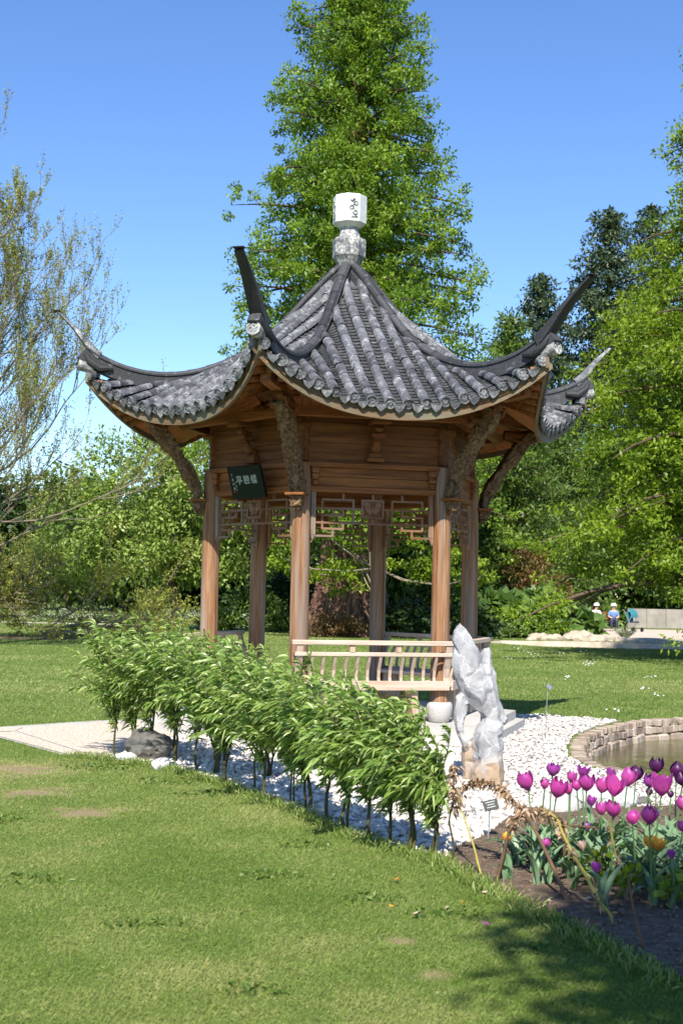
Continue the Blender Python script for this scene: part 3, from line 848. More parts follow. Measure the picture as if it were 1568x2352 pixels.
# carved slanting struts at the corners, in the frame of a corner: x outwards
def noisy(me, amp, sc, seed=0):
    for v in me.vertices:
        p = v.co * sc + Vector((seed, seed * 2.1, 0))
        n_ = noise.turbulence(p, 3, False)
        q = noise.noise(p * 2.1)
        v.co += v.normal * amp * ((n_ - .5) * 1.6 + q * .8)
def subdiv_mesh(me, cuts):
    bm = bmesh.new(); bm.from_mesh(me)
    bmesh.ops.subdivide_edges(bm, edges=bm.edges, cuts=cuts, use_grid_fill=True)
    bm.to_mesh(me); bm.free(); me.update()
strutmeshes = []
for v_ in range(3):
    m_ = MB(); n = 12; pts = []; sec = []
    for i in range(n):
        u = i / (n - 1)
        x = .17 + .60 * u ** 1.35 ; z = 2.60 + .92 * u
        wdt = .082 + .016 * math.sin(u * 3.0) + .012 * math.sin(u * 19 + v_); thk = .060 + .016 * math.sin(u * 14 + v_ * 2) + .02 * u
        pts.append((PR + x - .02, 0, z)); sec.append([(-wdt, -thk), (-wdt * 1.05, 0), (-wdt * .7, thk), (0, thk * 1.35), (wdt * .7, thk), (wdt * 1.05, 0), (wdt, -thk), (0, -thk)])
    m_.sweep(pts, sec, (0, 1, 0))
    me = m_.mesh('carved_strut', M['carved']); subdiv_mesh(me, 3); noisy(me, .018, 19, v_ * 7.3)
    me.polygons.foreach_set('use_smooth', [True] * len(me.polygons)); strutmeshes.append(me)
shelf = MB(); shelf.box((PR + .165, 0, 2.585), (.19, .21, .03), b=.006); shelf = shelf.mesh('strut_shelf', M['wood'])
drop = MB(); drop.box((PR + .155, 0, 2.515), (.135, .15, .11), taper=.78, b=0); drop.box((PR + .145, 0, 2.44), (.09, .11, .04), taper=.6)
drop = drop.mesh('carved_drop', M['carved']); subdiv_mesh(drop, 5); noisy(drop, .008, 30, 2)
# hip beams, dragon heads
hb = MB(); hb.sweep([(r_, 0, interp(ZH, r_) - .24 - .02 * (r_ < 1.7)) for r_ in (1.45, 1.75, 2.1, 2.4, 2.6, 2.72)], [(-.055, -.075), (.055, -.075), (.055, .065), (-.055, .065)], (0, 1, 0)); hb = hb.mesh('hip_beam', M['wood'])
dh = MB(); dh.tube([(1.95, 0, 3.50), (2.12, 0, 3.47), (2.26, 0, 3.50), (2.34, 0, 3.56), (2.33, 0, 3.62)], [.07, .085, .075, .06, .035], 12)
for sy in (-1, 1): dh.tube([(2.05, sy * .07, 3.44), (2.2, sy * .095, 3.40), (2.33, sy * .085, 3.45), (2.36, sy * .08, 3.52), (2.29, sy * .08, 3.53)], [.02, .024, .022, .018, .01], 8)
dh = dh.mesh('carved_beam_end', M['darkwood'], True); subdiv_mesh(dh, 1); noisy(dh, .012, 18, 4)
for ci, c in enumerate(CANG):
    rz = R(c) - PI / 2
    link('carved_strut', strutmeshes[ci % 3], pav, rz=rz); link('strut_shelf', shelf, pav, rz=rz); link('carved_drop', drop, pav, rz=rz)
    link('hip_beam', hb, pav, rz=rz); link('carved_beam_end', dh, pav, rz=rz)

# soffit planks, rafters, fascia
plank_meshes = []
na = 24; wa = 2 * 1.50 / na
for i in range(na):
    a0, a1 = -1.50 + i * wa + .003, -1.50 + (i + 1) * wa - .003; am = (a0 + a1) / 2
    b0 = max(AP + .0, abs(am) / T30 - .09); b1 = eave(am) - .06
    if b1 - b0 < .04: continue
    m_ = MB(); vs = []; fs = []
    for j in range(5):
        b_ = b0 + (b1 - b0) * j / 4
        for a in (a0, a1):
            for dz in (-.145, -.125): vs.append(fl(a, b_, zs(a, b_) + dz))
    for j in range(4):
        q = j * 4
        fs += [(q, q + 2, q + 6, q + 4), (q + 1, q + 5, q + 7, q + 3), (q, q + 4, q + 5, q + 1), (q + 2, q + 3, q + 7, q + 6)]
    fs += [(0, 1, 3, 2), (16, 18, 19, 17)]
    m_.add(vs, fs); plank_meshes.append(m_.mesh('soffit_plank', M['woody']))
rafter_meshes = []
for a in [s_ * x for s_ in (-1, 1) for x in (.86, .98, 1.10, 1.22, 1.34)]:
    b0 = max(AP + .1, abs(a) / T30 + .02); b1 = eave(a) - .09
    m_ = MB(); m_.sweep([fl(a, b0 + (b1 - b0) * j / 3, zs(a, b0 + (b1 - b0) * j / 3) - .175) for j in range(4)], [(-.022, -.028), (.022, -.028), (.022, .028), (-.022, .028)], (1, 0, 0)); rafter_meshes.append(m_.mesh('rafter', M['wood']))
m_ = MB(); pts = []; vs = []; fs = []
NF = 33
for j in range(NF):
    a = -1.53 + 3.06 * j / (NF - 1); b_ = eave(a) - .045; z = zs(a, b_) - .055
    zb = zs(a, b_) - .185 + .02 * (abs(a) / 1.5) ** 2
    vs += [fl(a, b_, z), fl(a, b_, zb), fl(a, b_ - .035, zb), fl(a, b_ - .035, z)]
for j in range(NF - 1):
    for q in range(4): fs.append((j * 4 + q, j * 4 + (q + 1) % 4, j * 4 + 4 + (q + 1) % 4, j * 4 + 4 + q))
fs += [(0, 1, 2, 3), tuple((NF - 1) * 4 + q for q in (3, 2, 1, 0))]
m_.add(vs, fs); fascia = m_.mesh('fascia_board', M['fascia'])
# deck under the tiles (one face)
m_ = MB(); vs = []; fs = []; NB, NA = 14, 12
for layer, dz in ((0, -.035), (1, -.115)):
    for j in range(NB + 1):
        u = j / NB
        for i in range(NA + 1):
            s_ = -1 + 2 * i / NA
            aE = s_ * 1.53; b_ = .08 + (eave(aE) - .05 - .08) * u
            a = s_ * b_ * T30
            vs.append(fl(a, b_, zs(a, b_) + dz))
n1 = (NB + 1) * (NA + 1)
for j in range(NB):
    for i in range(NA):
        q = j * (NA + 1) + i
        fs += [(q, q + 1, q + NA + 2, q + NA + 1), (n1 + q, n1 + q + NA + 1, n1 + q + NA + 2, n1 + q + 1)]
m_.add(vs[:n1], [f for f in fs if max(f) < n1]); deck = m_.mesh('roof_deck', M['deckclay'], True)
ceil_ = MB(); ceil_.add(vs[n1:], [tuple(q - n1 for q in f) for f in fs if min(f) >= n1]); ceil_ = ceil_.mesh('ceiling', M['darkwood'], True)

# tiles. canonical tube tile: along +x, 1 long
m_ = MB(); vs = []; fs = []; NT = 7
for x, r_ in ((0, .053), (.94, .056), (.945, .0585), (1.0, .0585)):
    for k in range(NT):
        an = PI * k / (NT - 1) ; vs.append((x, r_ * math.cos(an), r_ * math.sin(an)))
for j in range(3):
    for k in range(NT - 1): fs.append((j * NT + k, j * NT + k + 1, j * NT + NT + k + 1, j * NT + NT + k))
m_.add(vs, fs); tube_me = m_.mesh('tube_tile', M['tile'], True)
# pan tile: shallow concave plate 1 long
m_ = MB(); vs = []; fs = []; NP = 5
for x, dz in ((0, -.010), (1, .012), (1, -.006)):
    for k in range(NP):
        u = -1 + 2 * k / (NP - 1); vs.append((x, u * .068, .020 * u * u + dz - .022))
for j in range(2):
    for k in range(NP - 1): fs.append((j * NP + k, j * NP + k + 1, j * NP + NP + k + 1, j * NP + NP + k))
m_.add(vs, fs); pan_me = m_.mesh('pan_tile', M['pan'], False)
# disc closing a tube, with a raised rim and a small emblem
m_ = MB(); Mx = Matrix.Rotation(PI / 2, 4, 'Y')
m_.lathe([(.058, -.05), (.060, 0), (.060, .012), (.052, .012), (.048, .004), (.03, .004), (.026, .009), (.012, .009), (.001, .003)], 16, Mx)
for k in range(6):
    an = 2 * PI * k / 6; m_.box((.008, .038 * math.cos(an), .038 * math.sin(an)), (.010, .010, .010))
disc_me = m_.mesh('end_tile', M['tile'], False)
m_ = MB()
pr = [(-.072, .012), (-.060, -.012), (-.05, -.04), (-.03, -.062), (0, -.085), (.03, -.062), (.05, -.04), (.060, -.012), (.072, .012), (.04, -.008), (0, -.016), (-.04, -.008)]
n = len(pr)
m_.add([(0, y, z) for y, z in pr] + [(.016, y * .96, z) for y, z in pr], [tuple(range(n)), tuple(range(2 * n - 1, n - 1, -1))] + [(i, (i + 1) % n, n + (i + 1) % n, n + i) for i in range(n)])
drip_me = m_.mesh('drip_tile', M['tile'])

def along(a, b0, b1, k=1.0, lift=0.0):
    """matrix taking the canonical tile onto the surface from b0 to b1 at a"""
    p, q = fl(a, b0, zs(a, b0) + lift), fl(a, b1, zs(a, b1) + lift)
    x = q - p; L = x.length; x.normalize()
    da = .03; s_ = (fl(a + da, b0, zs(a + da, b0)) - fl(a - da, b0, zs(a - da, b0))).normalized()
    s_ = (s_ * .6 + Vector((1, 0, 0)) * .4)
    zt = x.cross(s_); zt = -zt if zt.z < 0 else zt; zt.normalize(); yy = zt.cross(x).normalized()
    m4 = Matrix((x * L * k, yy, zt)).transposed().to_4x4(); m4.translation = p
    return m4
pieces = {'tube_tile': [], 'pan_tile': [], 'end_tile': [], 'drip_tile': []}
rr = random.Random(3)
for k, th in enumerate(ANG):
    Rz = Matrix.Rotation(R(th), 4, 'Z')
    for i in range(16):
        a = (i - 7.5) * .19; be = eave(a) + rr.uniform(-.008, .008); b0 = max(.17, abs(a) / T30 + .03)
        n = max(1, round((be - b0) / .21)); L = (be - b0) / n
        for j in range(n):
            m4 = along(a, b0 + j * L, b0 + (j + 1) * L, 1.03)
            m4 = m4 @ Matrix.Rotation(rr.uniform(-.012, .012), 4, 'Y') @ Matrix.Rotation(rr.uniform(-.014, .014), 4, 'Z')
            m4.translation += Vector((rr.uniform(-.004, .004), 0, rr.uniform(-.002, .004)))
            pieces['tube_tile'].append((Rz @ m4, tube_me))
        m4 = along(a, be - .1, be, 1); p = fl(a, be, zs(a, be)); x = m4.col[0].xyz.normalized(); x.z *= .55; x.normalize()
        y = Vector((1, 0, 0)); y = (y - x * y.dot(x)).normalized(); zt = x.cross(y)
        md = Matrix((x, y, zt)).transposed().to_4x4(); md.translation = p + Vector((0, 0, .004))
        pieces['end_tile'].append((Rz @ md @ Matrix.Rotation(rr.uniform(0, 6), 4, 'X'), disc_me))
    for i in range(17):
        a = (i - 8) * .19; be = eave(a) - .01; b0 = max(.2, abs(a) / T30 + .0)
        if be - b0 > .05:
            n = max(1, round((be - b0) / .058)); L = (be - b0) / n
            for j in range(n):
                pieces['pan_tile'].append((Rz @ along(a, b0 + j * L, b0 + (j + 1) * L, 1.25, -.004) @ Matrix.Rotation(rr.uniform(-.03, .03), 4, 'X'), pan_me))
        if be > b0:
            tilt = Vector((0, -.25, -1)).normalized()
            md = Matrix((Vector((0, -1, 0)), Vector((1, 0, 0)), Vector((0, 0, 1)))).transposed().to_4x4(); md.translation = fl(a, be + .012, zs(a, be) - .012)
            md = md @ Matrix.Rotation(.22, 4, 'Y')
            pieces['drip_tile'].append((Rz @ md, drip_me))
roof = empty('roof', (0, 0, 0), 0, pav)
eyeL = Vector((0, 0, HC)) - Vector((CX, CY, 0))
def lay(name, lst, limit, mt):
    def key(e):
        p = e[0].translation; v = p - eyeL
        hid = p.normalized().dot(Vector((eyeL.x, eyeL.y, 0)).normalized())     # tiles on the near slopes first
        return -(hid > -.45) * 10 + v.length * .1
    lst = sorted(lst, key=key)
    for m4, me in lst[:limit]: link(name, me, roof, mw=m4)
    if len(lst) > limit:
        mb = MB()
        for m4, me in lst[limit:]: mb.add([v.co for v in me.vertices], [tuple(p.vertices) for p in me.polygons], m4)
        me = bpy.data.meshes.new(name); me.from_pydata(mb.v, [], mb.f); me.materials.append(mt)
        if name == 'tube_tile': me.polygons.foreach_set('use_smooth', [True] * len(me.polygons))
        tag(link(name, me, roof), kind='stuff')
lay('tube_tile', pieces['tube_tile'], 300, M['tile'])
lay('pan_tile', pieces['pan_tile'], 300, M['pan'])
lay('end_tile', pieces['end_tile'], 300, M['tile'])
lay('drip_tile', pieces['drip_tile'], 300, M['tile'])
for th in ANG:
    rz = R(th)
    link('roof_deck', deck, roof, rz=rz); link('ceiling', ceil_, roof, rz=rz); link('fascia_board', fascia, roof, rz=rz)
    for me in plank_meshes: link('soffit_plank', me, roof, rz=rz)
    for me in rafter_meshes: link('rafter', me, roof, rz=rz)
# hip ridges: body, cap tiles, horn
rs = [.10 + (2.98 - .10) * j / 40 for j in range(41)]
body = MB(); body.sweep([(r_, 0, interp(RT, r_)) for r_ in rs], [[(-.062, -.20), (.062, -.20), (.062, -.105), (.050, -.10), (.050, -.06), (.064, -.055), (.064, -.035), (-.064, -.035), (-.064, -.055), (-.050, -.06), (-.050, -.10), (-.062, -.105)] for r_ in rs], (0, -1, 0))
body = body.mesh('ridge_body', M['ridge'])
cap_meshes = []
nc = 13; cl = (2.95 - .12) / nc
for j in range(nc):
    rr_ = [.12 + cl * (j + q / 3) for q in range(4)]
    s1 = lambda k: [(k * .050 * math.cos(PI * q / 6), -.036 + k * .036 * math.sin(PI * q / 6)) for q in range(7)]
    m_ = MB(); m_.sweep([(r_ + (.006 if q == 3 else 0), 0, interp(RT, r_)) for q, r_ in enumerate(rr_)], [s1(1.0), s1(1.0), s1(1.03), s1(1.09)], (0, -1, 0)); cap_meshes.append(m_.mesh('ridge_cap', M['ridge'], True))
hs = [2.84 + (3.50 - 2.84) * j / 14 for j in range(15)]
horn = MB(); sec = []
for j, r_ in enumerate(hs):
    u = j / 14; wd = .078 - .030 * u; tk = .10 * (1 - u) ** 1.6 + .020
    sec.append([(-wd, -tk), (-wd * .6, -tk * 1.15), (wd * .6, -tk * 1.15), (wd, -tk), (wd * .95, .0), (wd * .5, .012), (-wd * .5, .012), (-wd * .95, 0)])
horn.sweep([(r_, 0, interp(RT, r_) + .012) for r_ in hs], sec, (0, -1, 0))
horn = horn.mesh('ridge_horn', M['horn'], True)
horn_s = MB(); hs2 = [2.84 + (3.34 - 2.84) * j / 14 for j in range(15)]
horn_s.sweep([(r_, 0, interp(RT, 2.84 + (r_ - 2.84) * 1.12) + .012) for r_ in hs2], [[(a * .8, b_ * .75) for a, b_ in q_] for q_ in sec], (0, -1, 0)); horn_s = horn_s.mesh('ridge_horn', M['hornlit'], True)
hcap = MB(); hcap.box((3.51, 0, 4.742), (.075, .115, .012), b=.003, M=None); hcap = hcap.mesh('horn_cap', M['horn'])
cdisc = MB(); cdisc.lathe([(.070, -.16), (.072, 0), (.072, .014), (.060, .014), (.055, .006), (.001, .004)], 18, Matrix.Translation((3.08, 0, 4.07)) @ Matrix.Rotation(R(-12), 4, 'Y') @ Matrix.Rotation(PI / 2, 4, 'Y'))
for k in range(5): cdisc.tube([(3.088, .03 * math.cos(k * 1.256), 4.07 + .03 * math.sin(k * 1.256)), (3.095, .045 * math.cos(k * 1.256 + .5), 4.07 + .045 * math.sin(k * 1.256 + .5))], .006, 5)
cdisc = cdisc.mesh('corner_end_tile', M['collar'], True)
wing = MB()
for sy in (-1, 1):
    wing.tube([(2.72, sy * .075, 4.03), (2.86, sy * .088, 4.02), (2.98, sy * .075, 4.10), (3.03, sy * .05, 4.2)], [.03, .045, .035, .015], 8)
wing = wing.mesh('ridge_scroll', M['horn'], True); 
for c in CANG:
    rz = R(c) - PI / 2
    hip = empty('hip_ridge', (0, 0, 0), rz, roof) if False else link('hip_ridge', body, pav, rz=rz)
    for me in cap_meshes: link('ridge_cap', me, hip)
    sh_ = c in (CANG[5], CANG[2])
    if c != CANG[4]: link('ridge_horn', horn_s if sh_ else horn, hip); link('horn_cap', hcap, hip, loc=(-.165, 0, -.085) if sh_ else None)
    link('corner_end_tile', cdisc, hip); link('ridge_scroll', wing, hip)

# finial
fin = MB(); ph = R(22.5) + R(13)
fin.lathe([(.13, 5.40), (.165, 5.47), (.198, 5.52), (.203, 5.70), (.190, 5.735), (.12, 5.74)], 8, phase=ph); fin = fin.mesh('finial_collar', M['collar'])
fin_o = link('finial_collar', fin, pav)
m_ = MB(); m_.lathe([(.130, 5.735), (.128, 5.80), (.115, 5.82), (.115, 5.89)], 8, phase=ph); m_.build('finial_neck', M['collar'], pav)
m_ = MB(); m_.lathe([(.10, 5.865), (.185, 5.915), (.200, 5.92), (.203, 6.235), (.196, 6.245), (.10, 6.26)], 8, phase=ph); fb = m_.build('finial_block', M['finial'], pav)
# raised scrolls on alternate faces of the block
def scroll():
    m_ = MB(); D = .191
    def arc(cx, cz, r_, a0, a1, n=12, rad=.0075, shrink=.35):
        pts = []
        for i in range(n + 1):
            u = i / n; a = a0 + (a1 - a0) * u; q = r_ * (1 - shrink * u); pts.append((cx + q * math.cos(a), -D, cz + q * math.sin(a)))
        m_.tube(pts, rad, 6)
    arc(.030, 6.125, .026, PI * .9, -PI * 1.2); arc(-.022, 6.075, .024, PI * .1, PI * 2.2); arc(.022, 6.015, .030, PI * 1.0, -PI * 1.1)
    m_.tube([(-.035, -D, 6.165), (-.015, -D, 6.150), (.0, -D, 6.170), (.02, -D, 6.175)], [.008, .012, .012, .008], 6)
    m_.tube([(.004, -D, 6.13), (-.002, -D, 6.09), (.01, -D, 6.05), (-.006, -D, 6.01)], .007, 6)
    m_.box((.015, -D, 5.968), (.075, .014, .010))
    return m_.mesh('scroll_relief', M['collar'], True)
sc = scroll()
for k in range(4): link('scroll_relief', sc, fb, rz=R(13 + 22.5 - 8 + 90 * k) + R(8 - 22.5) + R(22.5 - 0) - R(0) if False else R(13 + 45 * 0 + 90 * k))

# benches on four sides
seat_l = 2 * (HW + .06)
def bench(k):
    bp = empty('bench', (0, 0, 0), R(ANG[k]), pav)
    B0 = AP + .03
    for i, (bb, wd) in enumerate(((AP - .15, .125), (AP - .02, .125), (AP + .105, .115))):
        m_ = MB(); L = 2 * (HW + (bb - AP) * T30) - (.24 if i == 0 else (.02 if i == 1 else -.02)); 
        if i == 1: L = 2 * HW - .21
        m_.box(fl(0, bb, .60), (L, wd - .005, .04), b=.004); m_.build('seat_board', M['bench'], bp)
    m_ = MB(); m_.box(fl(0, AP + .152, .595), (2 * HW + .13, .022, .10), b=.003); m_.build('seat_apron', M['bench'], bp)
    for sx in (-1, 1):
        m_ = MB(); m_.box(fl(sx * (HW - .3), AP - .02, .39), (.07, .25, .37), b=.004); m_.build('seat_support', M['benchz'], bp)
    RB = AP + .235
    m_ = MB(); m_.box(fl(0, RB, 1.045), (2 * (HW + .115), .065, .050), b=.006); m_.build('top_rail', M['bench'], bp)
    m_ = MB(); m_.box(fl(0, RB - .01, .925), (2 * (HW + .085), .035, .042), b=.004); m_.build('back_rail', M['bench'], bp)
    for a in (-.25, .25):
        m_ = MB(); m_.box(fl(a, RB - .003, .983), (.058, .03, .070)); m_.build('rail_block', M['benchz'], bp)
    s_me = MB(); s_me.sweep([fl(0, AP + .150, .61), fl(0, AP + .130, .68), fl(0, AP + .145, .76), fl(0, AP + .195, .85), fl(0, AP + .224, .91)], [(-.015, -.012), (.015, -.012), (.015, .012), (-.015, .012)], (1, 0, 0)); s_me = s_me.mesh('slat', M['benchz'])
    for i in range(12): link('slat', s_me, bp, loc=((i - 5.5) * .122, 0, 0))
    e_me = MB(); e_me.sweep([fl(0, AP + .145, .60), fl(0, AP + .125, .68), fl(0, AP + .145, .78), fl(0, AP + .205, .90), fl(0, RB, 1.02)], [(-.034, -.02), (.034, -.02), (.034, .02), (-.034, .02)], (1, 0, 0)); e_me = e_me.mesh('end_post', M['benchz'])
    for sx in (-1, 1): link('end_post', e_me, bp, loc=(sx * (HW - .01 + .04), 0, 0))
for k in (0, 1, 2, 4): bench(k)

# name board hanging at the entrance side
pl = empty('name_board', (0, 0, 0))
th = R(-47)
nrm = Vector((math.sin(th), -math.cos(th), 0)); alo = Vector((math.cos(th), math.sin(th), 0))
pc = Vector((CX, CY, 0)) + nrm * (AP + .20) + alo * .10; pc.z = 2.745
pl.matrix_world = Matrix.Translation(pc) @ Matrix.Rotation(th, 4, 'Z') @ Matrix.Rotation(R(17), 4, 'X')
tag(pl, 'dark green tilted name board with pale Chinese characters over the pavilion entrance', 'sign')
m_ = MB(); m_.box((0, 0, 0), (.56, .035, .36), b=.004); m_.build('board', M['signgreen'], pl)
for sx in (-1, 1):
    m_ = MB(); m_.tube([(sx * .2, .02, -.15), (sx * .2, .1, -.17)], .008, 6); m_.build('hook', M['black'], pl)
def text_part(name, s_, size, x, z, mt, parent, y=-.0185, ext=.001):
    cu = bpy.data.curves.new(name, 'FONT'); cu.body = s_; cu.size = size; cu.align_x = 'CENTER'; cu.align_y = 'CENTER'; cu.extrude = ext; cu.resolution_u = 3
    o_ = bpy.data.objects.new(name, cu); col.objects.link(o_)
    bpy.context.view_layer.update()
    me = bpy.data.meshes.new_from_object(o_.evaluated_get(bpy.context.evaluated_depsgraph_get()))
    bpy.data.objects.remove(o_)
    me.materials.clear(); me.materials.append(mt)
    p = link(name, me, parent); p.location = (x, y, z); p.rotation_euler = (PI / 2, 0, 0)
    return p
for s_, x in (('\u4ead', -.105), ('\u6200', .02), ('\u8776', .145)): text_part('character', s_, .108, x, .02, M['ink'], pl)
for i in range(4): text_part('small_character', '\u4e01\u4ea5\u5e74\u6625'[i], .035, -.215, .085 - .05 * i, M['ink'], pl)
for i in range(3): text_part('small_character', '\u5b50\u4e66\u4e8e'[i], .030, -.178, -.0 - .04 * i, M['ink'], pl)
m_ = MB(); m_.box((-.222, -.0185, -.095), (.022, .003, .022)); m_.build('seal', M['redink'], pl)
#PART3
# ------------------------------------------------------------------ rocks
def rock(name, blobs, mt, label, cat='rock', loc=(0, 0, 0), amp=.03, sc=6, holes=(), voxel=.02, seed=0, rz=0, facet=0, angular=.12, solids=()):
    """blobs: (centre, radii, rotation) ellipsoids fused into one stone"""
    mb = MB()
    for c, r_, *rt in blobs:
        Mx = Matrix.Translation(c) @ (Matrix.Rotation(rt[0], 4, 'Y') if rt else Matrix.Identity(4)) @ Matrix.Diagonal((*r_, 1))
        prof = [(math.cos(PI * (i / 8 - .5)) + 1e-4, math.sin(PI * (i / 8 - .5))) for i in range(9)]
        mb.lathe(prof, 14, Mx)
    for vs_, fs_ in solids: mb.add(vs_, fs_)
    me = mb.mesh(name, mt)
    tmp = bpy.data.objects.new('tmp', me); col.objects.link(tmp)
    md = tmp.modifiers.new('r', 'REMESH'); md.mode = 'VOXEL'; md.voxel_size = voxel
    for hc, hr, ax in holes:
        hm = MB(); hm.lathe([(math.cos(PI * (i / 6 - .5)) + 1e-4, math.sin(PI * (i / 6 - .5))) for i in range(7)], 12, Matrix.Translation(hc) @ Matrix.Diagonal((*hr, 1)))
        ho = bpy.data.objects.new('tmph', hm.mesh('tmph', mt)); col.objects.link(ho)
        bo = tmp.modifiers.new('b', 'BOOLEAN'); bo.operation = 'DIFFERENCE'; bo.object = ho; bo.solver = 'EXACT'
    if holes:
        md2 = tmp.modifiers.new('r2', 'REMESH'); md2.mode = 'VOXEL'; md2.voxel_size = voxel
    bpy.context.view_layer.update()
    me2 = bpy.data.meshes.new_from_object(tmp.evaluated_get(bpy.context.evaluated_depsgraph_get()))
    bpy.data.objects.remove(tmp)
    for ho in [x for x in bpy.data.objects if x.name.startswith('tmph')]: bpy.data.objects.remove(ho)
    bm = bmesh.new(); bm.from_mesh(me2); bm.normal_update()
    for v in bm.verts:
        p = v.co * sc + Vector((seed, 0, seed))
        if facet:
            cell = noise.voronoi(v.co * facet + Vector((seed, 1, 2)))[1]
            d = noise.voronoi(v.co * facet + Vector((seed, 1, 2)))[0]
            v.co += v.normal * (min(.5, d[1] - d[0]) - .3) * amp * 2.2
        v.co += v.normal * amp * (noise.turbulence(p, 4, True) - .45) * 1.5
        if v.co.z < -.03: v.co.z = -.03
    bm.to_mesh(me2); bm.free()
    if angular:
        t2 = bpy.data.objects.new('tmp', me2); col.objects.link(t2); dm = t2.modifiers.new('d', 'DECIMATE'); dm.ratio = angular
        bpy.context.view_layer.update()
        me3 = bpy.data.meshes.new_from_object(t2.evaluated_get(bpy.context.evaluated_depsgraph_get())); bpy.data.objects.remove(t2); me2 = me3
    me2.name = name; me2.materials.clear(); me2.materials.append(mt)
    me2.polygons.foreach_set('use_smooth', [True] * len(me2.polygons))
    try: me2.set_sharp_from_angle(angle=R(24))
    except Exception: pass
    o = link(name, me2, None, loc=loc, rz=rz)
    return tag(o, label, cat)
rk = G(1118, 1798)
def rx(px): return (px - 1118) / 272.0
def rzz(py): return (1798 - py) / 272.0
def B_(px, py, rw, rh, rd=.1, rot=0, y=0): return ((rx(px), y, rzz(py)), (rw / 272, rd, rh / 272), rot)
def slab(poly, y, th, ins=.72):
    pts_ = [(rx(px), rzz(py)) for px, py in poly]; n = len(pts_); mx = sum(p[0] for p in pts_) / n; mz = sum(p[1] for p in pts_) / n
    k = lambda p, f: (mx + (p[0] - mx) * f, mz + (p[1] - mz) * f)
    rings = [[(k(p, ins)[0], y - th / 2, k(p, ins)[1]) for p in pts_], [(p[0], y - th * .18, p[1]) for p in pts_], [(p[0], y + th * .18, p[1]) for p in pts_], [(k(p, ins)[0], y + th / 2, k(p, ins)[1]) for p in pts_]]
    vs = [p for r_ in rings for p in r_]; fs = [(i * n + q, i * n + (q + 1) % n, i * n + n + (q + 1) % n, i * n + n + q) for i in range(3) for q in range(n)] + [tuple(range(n)), tuple(range(4 * n - 1, 3 * n - 1, -1))]
    return vs, fs
SL = [slab([(1036, 1452), (1050, 1436), (1066, 1450), (1088, 1486), (1100, 1515), (1110, 1560), (1124, 1590), (1126, 1625), (1112, 1648), (1090, 1634), (1076, 1622), (1064, 1605), (1046, 1575), (1032, 1535), (1033, 1515), (1037, 1490), (1032, 1470)], -.02, .22, .62),
      slab([(1094, 1520), (1108, 1495), (1122, 1488), (1125, 1520), (1138, 1560), (1147, 1620), (1151, 1690), (1155, 1760), (1152, 1805), (1116, 1805), (1110, 1740), (1106, 1680), (1100, 1620), (1092, 1560)], .05, .20, .6),
      slab([(1042, 1600), (1056, 1590), (1068, 1610), (1074, 1636), (1064, 1655), (1060, 1680), (1074, 1716), (1064, 1728), (1046, 1692), (1038, 1650), (1040, 1620)], -.03, .10),
      slab([(1138, 1600), (1150, 1620), (1167, 1656), (1162, 1672), (1146, 1664), (1136, 1640)], .06, .10),
      slab([(1080, 1702), (1092, 1670), (1110, 1656), (1148, 1662), (1153, 1720), (1148, 1752), (1100, 1768), (1084, 1745)], -.02, .26, .66),
      slab([(1076, 1765), (1095, 1740), (1150, 1728), (1157, 1800), (1120, 1815), (1072, 1808)], -.03, .30, .7),
      slab([(1058, 1712), (1080, 1700), (1092, 1740), (1084, 1805), (1062, 1800)], .03, .16)]
rock('scholar_rock', [], M['scholar'], 'tall upright grey rock with white veins and a rusty foot beside the bench', 'rock', rk, .012, 6,
    holes=[((rx(1133), .0, rzz(1648)), (.014, .3, .030), 0), ((rx(1143), .0, rzz(1674)), (.009, .3, .026), 0)], voxel=.010, seed=3, facet=7, angular=.06, solids=SL)
rock('boulder', [((0, 0, .13), (.21, .17, .15)), ((-.07, .03, .18), (.12, .12, .12)), ((.10, -.02, .12), (.11, .13, .12))], M['boulder'], 'dark pitted boulder at the left end of the willow row', 'rock', G(335, 1752) + Vector((0, .16, 0)), .030, 7, holes=[((.10, -.15, .10), (.022, .05, .022), 0), ((.04, -.17, .06), (.018, .05, .02), 0), ((.02, -.16, .17), (.015, .05, .014), 0)], voxel=.014, seed=5)
rock('pale_stone', [((0, 0, .04), (.09, .08, .06))], M['paleboulder'], 'small rounded pale stone in front of the dark boulder', 'rock', G(368, 1768) + Vector((0, .05, 0)), .01, 8, voxel=.012, seed=6)
rock('pale_stone', [((0, 0, .04), (.10, .07, .05))], M['paleboulder'], 'low pale stone at the lawn edge left of the dark boulder', 'rock', G(290, 1752) + Vector((0, .04, 0)), .01, 8, voxel=.012, seed=16)
rock('boulder', [((0, 0, .09), (.26, .16, .14)), ((.14, .02, .08), (.15, .14, .12)), ((-.18, .02, .05), (.14, .12, .09))], M['paleboulder'], 'low grey boulder on the gravel behind the tulips', 'rock', G(1385, 1868) + Vector((0, .1, 0)), .02, 6, voxel=.015, seed=8, facet=7)
rock('boulder', [((0, 0, .05), (.17, .13, .09))], M['basestone'], 'pale flat-topped rock left of the grey boulder behind the tulips', 'rock', G(1285, 1872) + Vector((0, .06, 0)), .018, 6, voxel=.014, seed=9)
for (x, y, s_, lb) in ((1392, 1880, .05, 'small grey stone behind the tulip stems, nearest the grey boulder'), (1340, 1888, .04, 'small pale stone on the gravel just behind the leftmost tulip leaves'), (1475, 1850, .07, 'dark wet stone at the pond edge behind the tulips')):
    rock('small_stone', [((0, 0, s_ * .4), (s_, s_ * .8, s_ * .6))], M['boulder'] if s_ == .07 else M['paleboulder'], lb, 'rock', G(x, y), .008, 9, voxel=.012, seed=x)

